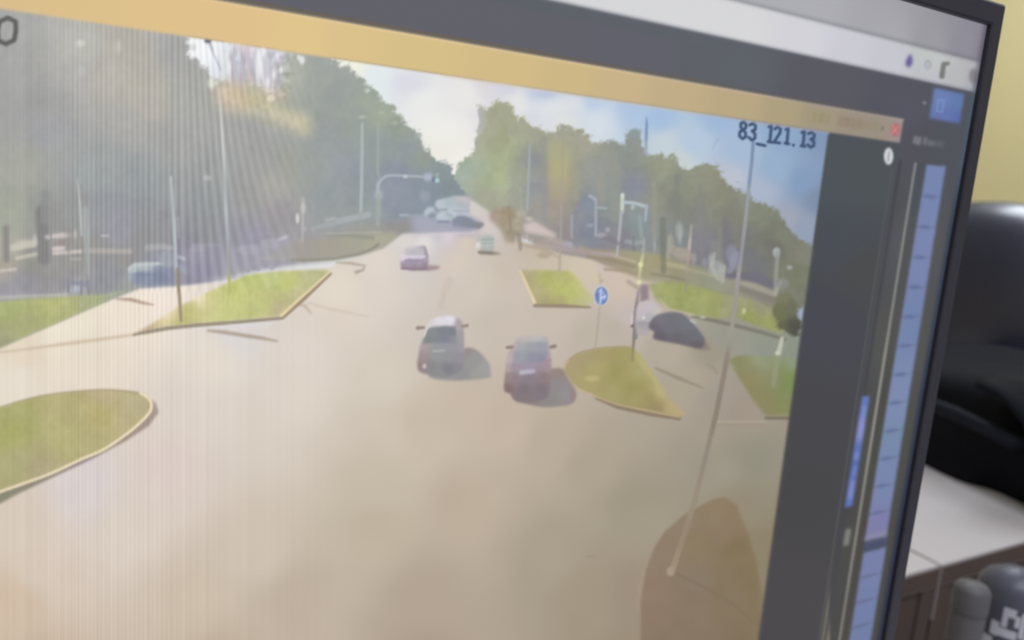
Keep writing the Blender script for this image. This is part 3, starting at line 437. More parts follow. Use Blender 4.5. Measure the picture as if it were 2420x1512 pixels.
# ---------- vehicles
def car(lab_text, body, parts, shadow=None):
    L = label('car', lab_text)
    if shadow: poly(shadow[0], shadow[1], shadow[2])
    poly(body[0], body[1], body[2], L)
    for p in parts:
        if p[0] == 'p': poly(p[1], p[2], p[3], L)
        elif p[0] == 'e': ell(*p[1], p[2], p[3], L)
        else: stroke(p[1], p[2], p[3], p[4], L)
car('white car far down the street, left of the white cluster', ([(1001, 512), (1002, 500), (1010, 490), (1024, 489), (1032, 500), (1032, 513), (1020, 516)], [(1015, 494, 186, 194, 204), (1010, 502, 182, 192, 200), (1018, 510, 138, 148, 162)], 1.8), [])
car('white van in the middle of the far traffic', ([(1028, 486), (1030, 474), (1050, 468), (1078, 462), (1108, 464), (1112, 478), (1108, 500), (1070, 505), (1040, 500)], [(1040, 482, 188, 194, 206), (1060, 475, 174, 186, 190), (1095, 470, 196, 188, 190), (1090, 482, 176, 182, 186), (1070, 492, 182, 190, 198), (1100, 495, 178, 184, 194)], 2), [('s', [(1034, 496), (1055, 495)], 4, (150, 160, 170), 2)])
car('white car right behind the dark far car', ([(1052, 512), (1056, 500), (1080, 492), (1108, 494), (1114, 506), (1110, 514), (1080, 518)], [(1070, 502, 192, 198, 208), (1100, 502, 186, 192, 200), (1090, 512, 178, 184, 196)], 1.8), [('s', [(1072, 498), (1108, 499)], 4, (166, 174, 178), 1.8)])
car('white car at the head of the far traffic, beside the dark one', ([(1030, 516), (1034, 505), (1052, 500), (1070, 506), (1074, 514), (1066, 521), (1040, 521)], [(1045, 508, 190, 198, 206), (1055, 515, 184, 194, 206), (1060, 508, 166, 178, 182)], 1.8), [])
stroke([(1036, 524), (1060, 524)], 6, (142, 146, 164), 2.5)
car('dark low car turning at the far end of the street', ([(1070, 534), (1068, 520), (1080, 510), (1100, 510), (1116, 518), (1122, 524), (1142, 526), (1144, 532), (1134, 541), (1110, 538)], [(1085, 520, 136, 142, 156), (1110, 525, 134, 142, 154), (1132, 532, 138, 136, 138), (1080, 530, 142, 144, 160), (1110, 534, 132, 138, 150)], 2), [])
stroke([(946, 508), (962, 508)], 5, (172, 180, 190), 2.5); stroke([(965, 510), (1000, 512)], 7, (162, 166, 184), 3, a=.8)
car('purple-grey estate car driving away in the left lane', ([(946, 613), (947, 600), (955, 588), (964, 583), (1002, 580), (1008, 590), (1012, 604), (1013, 628), (1008, 638), (975, 640), (947, 633)], [(970, 588, 206, 200, 198), (980, 596, 198, 192, 200), (1005, 590, 172, 162, 170), (1008, 605, 164, 152, 164), (955, 606, 226, 214, 220), (975, 606, 206, 198, 214), (995, 606, 196, 188, 206), (970, 618, 158, 148, 166), (980, 628, 154, 144, 160), (955, 628, 162, 146, 160), (1004, 630, 152, 136, 146), (975, 637, 156, 140, 152)], 1.8), [('p', [(953, 602), (962, 588), (1000, 587), (1003, 602)], [(965, 592, 194, 190, 190), (985, 592, 190, 186, 194), (975, 600, 186, 182, 190)], 2), ('s', [(952, 607), (1004, 606)], 5, (214, 206, 220), 2), ('s', [(958, 616), (1000, 616)], 6, (156, 148, 166), 2.2), ('s', [(950, 634), (1008, 636)], 6, (144, 128, 140), 2.2), ('e', (952, 612, 4, 4), (222, 208, 214), 1.8), ('s', [(1004, 584), (1010, 604)], 4, (160, 148, 158), 2)],
    ([(1005, 630), (1020, 627), (1040, 629), (1036, 636), (1010, 640)], (160, 142, 144), 2.5))
car('small white car driving away in the right lane', ([(1125, 575), (1126, 564), (1134, 556), (1160, 555), (1168, 560), (1168, 585), (1164, 596), (1132, 597), (1126, 590)], [(1130, 565, 186, 186, 176), (1150, 560, 180, 184, 178), (1150, 570, 176, 186, 182), (1127, 578, 224, 218, 212), (1150, 580, 182, 188, 186), (1150, 590, 176, 184, 180), (1148, 596, 146, 142, 132)], 1.8), [('s', [(1140, 566), (1164, 566)], 6, (164, 172, 170), 1.8), ('s', [(1138, 575), (1164, 575)], 2, (156, 164, 162), 1.6), ('s', [(1132, 596), (1162, 597)], 5, (136, 130, 122), 2)],
    ([(1130, 594), (1165, 594), (1188, 600), (1165, 602), (1135, 601)], (138, 128, 114), 2.2))
car('silver hatchback with a white roof in the middle of the junction', (smooth([(1007, 772), (1016, 757), (1034, 749), (1057, 746), (1078, 749), (1090, 758), (1096, 778), (1097, 820), (1097, 850), (1088, 876), (1050, 892), (1014, 886), (990, 877), (986, 857), (989, 838), (993, 816), (1001, 797)], 4),
    [(1040, 756, 220, 216, 222), (1065, 756, 224, 221, 230), (1086, 762, 172, 160, 162), (1012, 770, 214, 208, 206), (1088, 790, 162, 156, 162), (1090, 820, 160, 152, 160), (1040, 818, 150, 152, 156), (1070, 818, 150, 150, 158), (1000, 816, 170, 158, 158), (1030, 840, 150, 152, 152), (1060, 845, 146, 148, 150), (1085, 845, 148, 144, 152), (996, 845, 160, 144, 144), (992, 865, 150, 132, 130), (1020, 865, 138, 138, 140), (1060, 870, 128, 128, 134), (1040, 885, 142, 142, 142), (1085, 870, 140, 136, 144)], 2),
    [('p', [(1009, 779), (1018, 773), (1048, 770), (1077, 771), (1080, 810), (1040, 810), (999, 811)], [(1020, 785, 136, 140, 142), (1050, 785, 130, 134, 140), (1070, 785, 128, 132, 138), (1010, 805, 130, 136, 134), (1050, 805, 132, 134, 144), (1076, 800, 142, 144, 152)], 2.2), ('s', [(1024, 830), (1050, 828)], 5, (170, 174, 174), 2), ('e', (1003, 865, 5, 6), (196, 180, 184), 2), ('s', [(987, 775), (1001, 774)], [9, 7], (150, 138, 128), 2), ('s', [(1093, 771), (1104, 769)], [7, 8], (156, 138, 134), 2), ('s', [(1002, 795), (1010, 772)], 4, (214, 208, 204), 2)],
    (smooth([(1092, 826), (1113, 822), (1133, 832), (1156, 859), (1159, 880), (1157, 892), (1107, 898), (1045, 898), (1012, 887), (1050, 860)], 4), [(1100, 830, 152, 140, 142), (1120, 850, 152, 150, 150), (1145, 870, 158, 158, 156), (1090, 885, 146, 146, 146), (1045, 893, 150, 150, 150), (1130, 890, 158, 156, 150)], 2.4))
car('maroon saloon with a grey rear window and pale number plate', (smooth([(1212, 815), (1222, 801), (1232, 795), (1260, 794), (1287, 794), (1296, 801), (1299, 824), (1303, 852), (1302, 890), (1294, 938), (1262, 950), (1238, 950), (1214, 944), (1205, 930), (1191, 921), (1194, 876), (1197, 845)], 4),
    [(1240, 798, 188, 178, 178), (1270, 800, 186, 184, 182), (1292, 810, 176, 172, 176), (1215, 815, 180, 170, 170), (1202, 850, 186, 172, 172), (1200, 870, 176, 160, 156), (1300, 845, 172, 156, 158), (1215, 868, 160, 146, 158), (1250, 866, 156, 148, 164), (1290, 868, 162, 142, 148), (1202, 890, 150, 134, 130), (1215, 890, 146, 130, 136), (1250, 895, 136, 126, 134), (1285, 890, 142, 126, 126), (1200, 918, 132, 114, 112), (1240, 920, 126, 117, 122), (1280, 920, 128, 118, 124), (1240, 942, 132, 122, 124)], 2),
    [('p', [(1224, 811), (1240, 808), (1280, 807), (1295, 811), (1294, 835), (1288, 855), (1250, 858), (1212, 859), (1215, 835)], [(1230, 815, 168, 168, 170), (1260, 820, 160, 160, 168), (1285, 820, 156, 156, 166), (1225, 845, 156, 156, 164), (1260, 845, 146, 146, 162), (1280, 850, 144, 142, 160)], 2.4), ('p', [(1226, 875), (1264, 872), (1265, 881), (1228, 886)], (184, 180, 194), 2), ('s', [(1212, 863), (1284, 862)], 4, (160, 146, 160), 2.5), ('s', [(1198, 821), (1210, 820)], [7, 8], (146, 132, 122), 2), ('s', [(1301, 820), (1311, 818)], [7, 9], (142, 130, 124), 2), ('s', [(1288, 856), (1300, 850)], 6, (164, 142, 146), 2.2)],
    (smooth([(1290, 875), (1310, 870), (1330, 872), (1343, 895), (1360, 922), (1361, 940), (1347, 956), (1292, 962), (1251, 956), (1214, 944), (1250, 920)], 4), [(1320, 878, 150, 134, 126), (1310, 910, 144, 138, 140), (1340, 930, 146, 142, 146), (1356, 930, 148, 132, 128), (1300, 950, 142, 136, 136), (1250, 950, 138, 128, 126)], 2.4))
L_sc = label('car', 'pale silver car half hidden by the signal pole, behind the black car')
poly([(1503, 730), (1510, 716), (1530, 708), (1548, 716), (1566, 732), (1552, 745), (1542, 760), (1536, 778), (1530, 792), (1506, 792), (1500, 765)], [(1512, 722, 198, 186, 188), (1535, 722, 194, 188, 194), (1555, 732, 196, 188, 184), (1515, 745, 190, 184, 188), (1535, 752, 178, 176, 180), (1520, 768, 164, 160, 162), (1515, 785, 176, 170, 166)], 2.4, L_sc)
ell(1521, 751, 4, 4, (214, 210, 208), 1.8, L_sc); stroke([(1508, 764), (1532, 764)], 7, (158, 156, 160), 2.5, L_sc, a=.8)
car('black hatchback turning on the right-hand side road', (smooth([(1533, 774), (1539, 756), (1556, 743), (1590, 737), (1616, 743), (1633, 759), (1652, 778), (1664, 796), (1663, 818), (1648, 823), (1604, 813), (1551, 803), (1543, 795), (1546, 785)], 4), [(1560, 755, 118, 116, 124), (1595, 745, 116, 114, 120), (1620, 765, 116, 116, 124), (1580, 775, 114, 112, 120), (1545, 775, 110, 104, 114), (1650, 795, 110, 112, 118), (1560, 798, 104, 98, 106), (1600, 808, 106, 102, 108), (1650, 815, 106, 98, 104)], 2.2),
    [('s', [(1634, 757), (1642, 762)], 7, (178, 180, 176), 2.2)], ([(1640, 800), (1664, 800), (1680, 825), (1665, 828), (1640, 822)], (142, 128, 118), 3))
ell(1660, 750, 7, 4, (192, 192, 172), 2.5, a=.8); stroke([(1640, 748), (1668, 756)], 4, (132, 128, 118), 2.5, a=.6); stroke([(1645, 768), (1662, 790)], 7, (158, 158, 152), 3, a=.5)

# foliage and grass of the compressed video are low in chroma
_nm = np.array(NAMES)[LAB]
def mellow(names, k, t=16):
    mk = blur(np.isin(_nm, names).astype(np.float32), 2)
    d = np.maximum(0, np.minimum(IMG[..., 0], IMG[..., 1]) - IMG[..., 2] - t)
    IMG[..., 2] += k * d * mk
mellow(['tree_row', 'birch_tree', 'autumn_tree'], .45, 10); mellow(['grass_verge', 'traffic_island'], .16, 20)
_mk = blur(np.isin(_nm, ['tree_row', 'park_ground']).astype(np.float32), 2)[..., None] * np.clip((1000 - XX) / 200, 0, 1)[..., None]
_g = IMG.mean(-1, keepdims=True); IMG += (_g + 2 - IMG) * .28 * _mk

# ---------- on-screen digits in the video
L_num = label('camera_number', 'dark digits 83_121.13 in the upper right of the video')
def glyph(ch, x0, y0, x1, y1, dy, col=(64, 82, 114), w=7, lab=None):
    G = {'8': [[(.5, .48), (.15, .36), (.1, .16), (.5, 0), (.9, .16), (.85, .36), (.5, .48), (.08, .62), (.05, .86), (.5, 1), (.95, .86), (.92, .62), (.5, .48)]],
         '3': [[(.05, .14), (.5, 0), (.9, .14), (.88, .36), (.45, .47), (.92, .6), (.95, .86), (.5, 1), (.05, .87)]],
         '1': [[(.1, .1), (.6, 0), (.55, 1)], [(.15, 1), (.95, 1)]], '2': [[(.05, .18), (.4, 0), (.9, .14), (.85, .38), (.05, 1), (.95, 1)]],
         '_': [[(0, .5), (1, .5)]], '.': [[(.5, .5), (.55, .5)]], '0': [[(.5, 0), (.9, .15), (.95, .5), (.9, .85), (.5, 1), (.1, .85), (.05, .5), (.1, .15), (.5, 0)]]}
    sl = -.10                                             # lean of the glyphs
    for st in G[ch]:
        stroke([(x0 + (x1 - x0) * p[0] - sl * 0 + (.5 - p[1]) * (y1 - y0) * .08, y0 + (y1 - y0) * p[1] + dy * (p[0] - .5)) for p in st], w, col, 1.7, lab)
for a in [('8', 1748, 287, 1764, 328, 3), ('3', 1770, 291, 1786, 331, 3), ('_', 1789, 338, 1808, 346, 4), ('1', 1815, 296, 1826, 335, 2), ('2', 1830, 299, 1845, 337, 2), ('1', 1855, 303, 1866, 339, 2), ('.', 1872, 340, 1878, 346, 0), ('1', 1893, 310, 1904, 345, 2), ('3', 1909, 312, 1925, 348, 3)]:
    glyph(*a, lab=L_num)
L_osd = label('timestamp_digit', 'grey digit of the video timestamp at the top left')
glyph('0', -8, 42, 40, 104, 0, (96, 96, 94), 11, L_osd)

# ---------- moire of the display, painted in as fine column banding
band = np.clip((XX - 0) / 160, .35, 1) * np.clip((760 - XX) / 260, 0, 1) * np.where(YY > 780, np.clip(1 - (YY - 780) / 300, .55, 1), 1)
ph = 65 * np.log(np.maximum(8 + np.maximum(XX, -60) / 65, 1)) + np.clip((XX - 420) / 250, 0, 1.2) * -(YY - 260) * .016
low = np.clip((YY - 640) / 100, 0, 1)
ph_low = 1.25 * 65 * np.log(np.maximum(8 + np.maximum(XX, -60) / 65, 1))
band = band * (1 - low * np.clip((XX - 330) / 200, 0, .9))
ph = np.where(YY > 690, ph_low, ph)
IMG += (8.5 * band * np.sin(2 * np.pi * ph))[..., None]
IMG += (3.2 * np.clip((820 - XX) / 300, 0, 1) * vnoise((4, NW), 3.2, 77)[:1] * np.ones((NH, 1)))[..., None]

# ---------- the page around the video
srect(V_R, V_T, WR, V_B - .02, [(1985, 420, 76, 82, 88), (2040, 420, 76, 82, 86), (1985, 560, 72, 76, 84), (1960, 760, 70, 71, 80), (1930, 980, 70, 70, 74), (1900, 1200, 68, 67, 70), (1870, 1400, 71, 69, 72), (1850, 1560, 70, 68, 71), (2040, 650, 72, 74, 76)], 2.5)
sl, mk = pmask([tuple(p) for p in zip(*S2P(np.array([V_R, WR, WR, V_R]), np.array([V_T, V_T, V_B - .02, V_B - .02])))], 0.1)
L_wb = label('window_backdrop', 'dark grey empty margin of the video window')
LAB[sl][mk > .5] = L_wb
stroke(line(WR - .0015, .017, WR - .0015, -.15), 3, (86, 88, 88), 2.5, L_wb)
stroke(line(WR + .0016, .019, WR + .0016, -.15), 8, (66, 67, 74), 4, a=.85)
stroke(line(V_R + .0007, V_T - .002, V_R + .0007, V_B), 3, (78, 80, 70), 3, a=.5)
# dark row of the browser page under the toolbar (same page colour), title bar of the window
L_tb = label('title_bar', 'tan orange title bar of the video window')
srect(V_L - .004, TB, WR, V_T, [(560, 60, 222, 192, 140), (700, 100, 224, 196, 140), (830, 110, 218, 192, 138), (1000, 130, 213, 190, 134), (1200, 165, 210, 186, 134), (1350, 185, 204, 182, 132), (1450, 200, 200, 178, 136), (1600, 220, 192, 172, 134), (1750, 250, 184, 166, 130), (1850, 262, 172, 158, 126), (1940, 275, 160, 150, 128), (2020, 295, 154, 142, 128), (2080, 300, 152, 142, 128), (2125, 310, 158, 144, 140)], 2, L_tb)
stroke(line(V_L, TB - .0003, WR, TB - .0003, 30), 4, [(900, 70, 232, 208, 160), (1300, 140, 222, 198, 154), (1700, 205, 196, 178, 150), (2000, 260, 162, 152, 142), (2130, 288, 160, 148, 148)], 2, L_tb, a=.8)
stroke(line(V_L, TB + .0006, WR - .01, TB + .0006, 30), 5, [(1100, 92, 118, 96, 62), (1500, 165, 110, 92, 70), (1900, 245, 96, 88, 84)], 3, a=.55)
stroke(line(.05, V_T - .0002, V_R, V_T - .0002, 30), 5, [(850, 140, 236, 226, 190), (1100, 180, 216, 205, 188), (1500, 238, 196, 190, 176), (1900, 292, 160, 162, 170)], 3.5, a=.6)
L_tt = label('title_text', 'faint blurred lettering on the tan title bar')
for u, w, c in [(.1515, .0007, (156, 148, 108)), (.1535, .0007, (156, 148, 108)), (.1562, .0018, (152, 142, 104)), (.1588, .0022, (148, 140, 106)), (.1613, .0016, (152, 138, 112)), (.1665, .0022, (148, 132, 114)), (.1690, .0022, (142, 126, 110)), (.1716, .002, (146, 130, 112)), (.1742, .002, (144, 128, 108)), (.1766, .002, (148, 134, 114)), (.1790, .0018, (148, 136, 114)), (.1812, .0016, (146, 136, 114))]:
    srect(u - w / 2, .0291, u + w / 2, .0264, c, 3, L_tt, a=.75)
srect(.1837, .0281, .1845, .0270, (112, 106, 92), 2, L_tt)
L_cl = label('close_button', 'red close button at the right end of the title bar')
srect(.1880, .0294, .1916, .0260, [(2115, 300, 186, 112, 112), (2112, 312, 192, 112, 116), (2118, 295, 168, 104, 102), (2115, 322, 164, 100, 112)], 2.5, L_cl)
x, y = S2P(np.array([.1884, .1911]), np.array([.0290, .0264])); stroke([(x[0], y[0]), (x[1], y[1])], 2.5, (206, 150, 150), 2, L_cl, a=.6)
x, y = S2P(np.array([.1911, .1884]), np.array([.0290, .0264])); stroke([(x[0], y[0]), (x[1], y[1])], 2.5, (206, 150, 150), 2, L_cl, a=.6)
L_in = label('info_badge', 'small round white information badge in the dark margin')
ell(2100, 369, 11, 20, (206, 208, 210), 2.5, L_in); stroke([(2101, 360), (2099, 380)], 3, (140, 146, 152), 1.8, L_in)
# toolbar and tab strip
L_bar = label('toolbar', 'light grey browser toolbar along the top of the screen')
srect(.03, .0516, U_R + .001, .0428, [(1300, 20, 214, 214, 216), (1750, 90, 214, 214, 216), (1900, 110, 210, 209, 216), (2000, 130, 203, 202, 212), (2100, 150, 197, 197, 206), (2200, 180, 188, 190, 196), (2260, 190, 182, 182, 184), (2300, 200, 172, 172, 178), (2200, 140, 190, 194, 192)], 3, L_bar)
L_tab = label('tab_strip', 'grey tab strip above the browser toolbar')
srect(.03, H_T + .002, U_R + .001, .0516, [(1500, -40, 178, 178, 184), (1900, 40, 172, 172, 178), (2100, 95, 166, 166, 172), (2200, 105, 154, 153, 160), (2280, 110, 142, 140, 150), (2330, 120, 132, 128, 140)], 5, L_tab)
stroke(line(.10, .0428, U_R, .0428, 20), 3, (200, 202, 212), 2, a=.4)
L_ic = label('toolbar_icon', 'small violet extension icon on the toolbar')
poly(smooth([(2140, 148), (2146, 134), (2152, 128), (2157, 144), (2151, 158), (2143, 157)], 4), (104, 94, 150), 3, L_ic)
L_ic2 = label('toolbar_icon', 'faint pale star icon on the toolbar')
ell(2193, 153, 8, 11, (164, 166, 172), 3, L_ic2); ell(2193, 153, 4, 6, (186, 188, 192), 2.5, L_ic2)
L_ic3 = label('toolbar_icon', 'dark angular extension icon on the toolbar')
stroke([(2226, 180), (2230, 152), (2240, 150)], [13, 11, 9], (120, 122, 120), 3, L_ic3)
L_ic4 = label('toolbar_icon', 'round grey profile icon at the right end of the toolbar')
ell(2301, 180, 11, 18, (132, 128, 132), 5, L_ic4, a=.9)
# blue button, date, list, scroll line
L_bb = label('button', 'square blue button below the toolbar')
srect(.2043, .0414, .2192, .0326, [(2225, 230, 106, 126, 178), (2270, 240, 96, 122, 170), (2290, 250, 88, 110, 158), (2230, 285, 98, 116, 172), (2270, 285, 92, 106, 172)], 3, L_bb)
x, y = S2P(np.array([.2072, .2098, .2098, .2072, .2072]), np.array([.0384, .0384, .0350, .0350, .0384])); stroke(list(zip(x, y)), 3, (132, 152, 200), 2.2, L_bb, a=.8)
ell(2185, 243, 4, 4, (130, 130, 136), 2.5)
L_dt = label('date_text', 'blurred grey date line under the blue button')
for u0, u1, h0, h1, c in [(.1986, .2001, .0269, .0247, (134, 135, 140)), (.2003, .2020, .0269, .0245, (132, 132, 138)), (.2030, .2035, .0270, .0250, (112, 116, 120)), (.2037, .2048, .0270, .0247, (128, 130, 138)), (.2056, .2068, .0263, .0248, (118, 120, 128)), (.2069, .2079, .0263, .0248, (118, 120, 128)), (.2080, .2089, .0263, .0248, (116, 118, 126)), (.2098, .2108, .0266, .0248, (104, 106, 114)), (.2110, .2119, .0266, .0248, (102, 104, 112)), (.2121, .2130, .0266, .0248, (100, 102, 110))]:
    srect(u0, h0, u1, h1, c, 2.4, L_dt, a=.9)
L_sc2 = label('scroll_line', 'thin pale vertical line left of the blue list')
stroke(line(.2013, .0190, .2018, -.16, 20), [6] * 6 + [7] * 14, [(2170, 400, 132, 134, 136), (2130, 650, 136, 136, 132), (2080, 950, 146, 144, 136), (2020, 1300, 136, 134, 128), (2000, 1450, 128, 126, 118)], 2, L_sc2)
srect(.2022, .0195, .2065, -.15, [(2190, 420, 72, 78, 86), (2150, 650, 78, 80, 78), (2080, 1050, 72, 72, 66), (2030, 1350, 72, 68, 62)], 3, a=.6)
rowh = .0094; top = .0192; k = 0
stroke(line(.2150, .019, .2172, -.146, 20), [10] * 20, (96, 108, 140), 6)
while k < 15:
    h0 = top - rowh * k * (1 + .001 * k); h1 = top - rowh * (k + 1) * (1 + .001 * (k + 1))
    if k >= 13: break
    L_row = label('list_row', None)
    bright = 1.0
    srect(.2066 - .00002 * k, h0, .2158 + .00012 * k, h1, [(2240, 430, 116, 132, 172), (2215, 600, 120, 132, 172), (2190, 750, 114, 130, 168), (2150, 950, 122, 136, 172), (2130, 1100, 118, 132, 170), (2090, 1280, 124, 124, 166), (2140, 1050, 116, 136, 166)], 2.2, L_row)
    if k: srect(.2085, h0 + .0006, .2128, h0 - .0005, (92, 108, 152), 3, L_row, a=.8)
    k += 1
L_gap = label('list_gap', 'dark blue gap between the two blue list blocks')
hb = top - rowh * 13.17
srect(.2066, hb, .2180, hb - .0042, [(2070, 1300, 72, 78, 104), (2100, 1310, 66, 72, 96)], 3, L_gap)
srect(.2066, hb + .0022, .2178, hb - .0002, (142, 144, 160), 4, L_gap, a=.5)
for k in range(5):
    L_row = label('list_row', None)
    srect(.2068, hb - .0042 - k * .0094, .2185, hb - .0042 - (k + 1) * .0094, [(2070, 1350, 116, 126, 166), (2060, 1420, 112, 124, 164), (2080, 1500, 110, 122, 162)], 2.5, L_row)
    if k: srect(.2085, hb - .0038 - k * .0094, .2125, hb - .0046 - k * .0094, (96, 110, 150), 3, L_row, a=.6)
L_pop = label('popup_strip', 'bright blue strip with pale lettering at the window edge')
srect(.1936, -.0533, .1972, -.0905, [(2040, 970, 96, 118, 180), (2030, 1010, 126, 134, 190), (2022, 1080, 92, 112, 178), (2015, 1100, 74, 96, 166), (2005, 1150, 100, 118, 180), (1998, 1210, 90, 116, 184), (1992, 1240, 70, 98, 176)], 2.5, L_pop)
for h0, h1 in [(-.0565, -.0675), (-.0718, -.0745), (-.0762, -.0800), (-.0815, -.0880)]:
    srect(.1948, h0, .1962, h1, (140, 150, 206), 3.5, L_pop, a=.75)
L_chip = label('side_label', 'small grey label below the bright blue strip')
srect(.1958, -.0985, .1985, -.1045, (128, 128, 124), 3, L_chip)
# dark rim at the panel's right side
stroke(line(U_R + .0012, H_T, U_R + .0012, -.17), 26, [(2320, 120, 92, 88, 104), (2290, 300, 74, 92, 110), (2250, 600, 44, 58, 80), (2190, 1000, 36, 46, 72), (2130, 1380, 36, 42, 72)], 8, a=.75)
IMG = np.clip(blur(IMG, .55), 0, 255)
#PAINT_END

# ------------------------------------------------------------------ materials
def srgb(c):
    c = np.asarray(c, float) / 255.0
    return np.where(c <= .04045, c / 12.92, ((c + .055) / 1.055) ** 2.4)

def mat(name, col, rough=.5, spec=.5, noise=0.0, scale=40.0, bump=0.0, emit=None, strength=1.0, coat=0.0):
    M = bpy.data.materials.new(name); M.use_nodes = True
    nt = M.node_tree; b = nt.nodes['Principled BSDF']
    lin = srgb(col); b.inputs['Base Color'].default_value = (*lin, 1)
    b.inputs['Roughness'].default_value = rough; b.inputs['Specular IOR Level'].default_value = spec
    b.inputs['Coat Weight'].default_value = coat
    if noise or bump:
        tc = nt.nodes.new('ShaderNodeTexCoord'); n = nt.nodes.new('ShaderNodeTexNoise')
        n.inputs['Scale'].default_value = scale; n.inputs['Detail'].default_value = 4
        nt.links.new(tc.outputs['Object'], n.inputs['Vector'])
        if noise:
            r = nt.nodes.new('ShaderNodeMix'); r.data_type = 'RGBA'
            r.inputs['A'].default_value = (*np.clip(lin * (1 - noise), 0, 1), 1); r.inputs['B'].default_value = (*np.clip(lin * (1 + noise), 0, 1), 1)
            nt.links.new(n.outputs['Fac'], r.inputs['Factor']); nt.links.new(r.outputs['Result'], b.inputs['Base Color'])
        if bump:
            bp = nt.nodes.new('ShaderNodeBump'); bp.inputs['Strength'].default_value = bump; bp.inputs['Distance'].default_value = .002
            nt.links.new(n.outputs['Fac'], bp.inputs['Height']); nt.links.new(bp.outputs['Normal'], b.inputs['Normal'])
    if emit is not None:
        b.inputs['Emission Color'].default_value = (*srgb(emit), 1); b.inputs['Emission Strength'].default_value = strength
    return M

M_scr = bpy.data.materials.new('lit_display'); M_scr.use_nodes = True
_b = M_scr.node_tree.nodes['Principled BSDF']; _a = M_scr.node_tree.nodes.new('ShaderNodeAttribute'); _a.attribute_name = 'picture'
_b.inputs['Base Color'].default_value = (.004, .004, .005, 1); _b.inputs['Roughness'].default_value = .55; _b.inputs['Specular IOR Level'].default_value = .12
M_scr.node_tree.links.new(_a.outputs['Color'], _b.inputs['Emission Color']); _b.inputs['Emission Strength'].default_value = 1.0
M_bezel = mat('black_bezel_plastic', (60, 58, 68), .5, .4, .12, 90, .03)
M_house = mat('black_housing_plastic', (24, 24, 26), .6, .3, .15, 120, .08)
M_wall = mat('cream_painted_wall', (238, 225, 174), .85, .15, .03, 3, .05)
M_wall2 = mat('cream_painted_wall_plain', (230, 216, 170), .85, .15, .03, 3, .05)
M_ceil = mat('white_ceiling', (235, 234, 230), .9, .1, .02, 6, .05)
M_floor = mat('brown_linoleum', (120, 104, 90), .5, .3, .15, 5, .02)
M_top = mat('pale_laminate', (206, 198, 198), .42, .35, .025, 14, .01)
M_pan = mat('brown_laminate', (112, 96, 90), .5, .3, .10, 9, .02)
M_edge = mat('pale_edge_band', (176, 164, 162), .5, .3, .03, 20)
M_leath = mat('black_leather', (40, 44, 68), .40, .7, .10, 70, .05, coat=.6)
M_leath.node_tree.nodes['Principled BSDF'].inputs['Coat Roughness'].default_value = .22
M_plast = mat('black_chair_plastic', (22, 22, 24), .5, .4, .1, 60, .04)
M_metal = mat('grey_metal', (140, 140, 145), .35, .5, .05, 60); M_metal.node_tree.nodes['Principled BSDF'].inputs['Metallic'].default_value = .9
M_bag = mat('black_nylon', (17, 19, 28), .75, .15, .2, 160, .25)
M_bag2 = mat('dark_webbing', (28, 30, 42), .75, .2, .2, 260, .2)
M_pot = mat('blue_grey_plastic', (92, 92, 106), .4, .4, .06, 40)
M_pot2 = mat('grey_plastic', (104, 102, 106), .5, .3, .06, 40)
M_white = mat('white_print', (214, 214, 226), .5, .3, .02, 60)
M_lampf = mat('lamp_frame_white', (225, 225, 225), .5, .3, .02, 20)
M_lamp = mat('lamp_diffuser', (240, 240, 240), .6, .2, .01, 20, 0, (236, 244, 255), 11.8)

# ------------------------------------------------------------------ mesh helpers
COL = S.collection
def tag(o, lab=None, cat=None, group=None, kind=None):
    if lab: o['label'] = lab
    if cat: o['category'] = cat
    if group: o['group'] = group
    if kind: o['kind'] = kind
    return o

def empty(name, loc):
    o = bpy.data.objects.new(name, None); COL.objects.link(o); o.location = loc; o.empty_display_size = .05
    return o

def mesh(name, V, Fc, M, parent=None, smooth_=False):
    me = bpy.data.meshes.new(name); me.from_pydata([tuple(map(float, v)) for v in V], [], Fc); me.update()
    me.materials.append(M)
    if smooth_: me.polygons.foreach_set('use_smooth', [True] * len(me.polygons))
    o = bpy.data.objects.new(name, me); COL.objects.link(o)
    if parent is not None:
        o.parent = parent
        loc = np.array(parent_world(parent)); co = np.empty(len(V) * 3, np.float32); me.vertices.foreach_get('co', co)
        me.vertices.foreach_set('co', (co.reshape(-1, 3) - loc).astype(np.float32).ravel())
    return o

def parent_world(p):
    v = np.zeros(3)
    while p is not None: v = v + np.array(p.location); p = p.parent
    return v

def box(name, a, b, M, parent=None, bevel=0.0, seg=2):
    x0, y0, z0 = a; x1, y1, z1 = b
    V = [(x0, y0, z0), (x1, y0, z0), (x1, y1, z0), (x0, y1, z0), (x0, y0, z1), (x1, y0, z1), (x1, y1, z1), (x0, y1, z1)]
    o = mesh(name, V, [(0, 3, 2, 1), (4, 5, 6, 7), (0, 1, 5, 4), (1, 2, 6, 5), (2, 3, 7, 6), (3, 0, 4, 7)], M, parent)
    if bevel:
        md = o.modifiers.new('bevel', 'BEVEL'); md.width = bevel; md.segments = seg
    return o

def loft(name, rings, M, parent=None, cap=True, sm=True, closed=True):
    n = len(rings[0]); V = [p for r in rings for p in r]; Fc = []
    for i in range(len(rings) - 1):
        for k in range(n if closed else n - 1):
            Fc.append((i * n + k, i * n + (k + 1) % n, (i + 1) * n + (k + 1) % n, (i + 1) * n + k))
    if cap: Fc.append(tuple(range(n))[::-1]); Fc.append(tuple((len(rings) - 1) * n + k for k in range(n)))
    return mesh(name, V, Fc, M, parent, sm)

def lathe(name, c, prof, M, parent=None, n=32):
    rings = [[(c[0] + r * math.cos(2 * math.pi * k / n), c[1] + r * math.sin(2 * math.pi * k / n), c[2] + z) for k in range(n)] for r, z in prof]
    return loft(name, rings, M, parent)

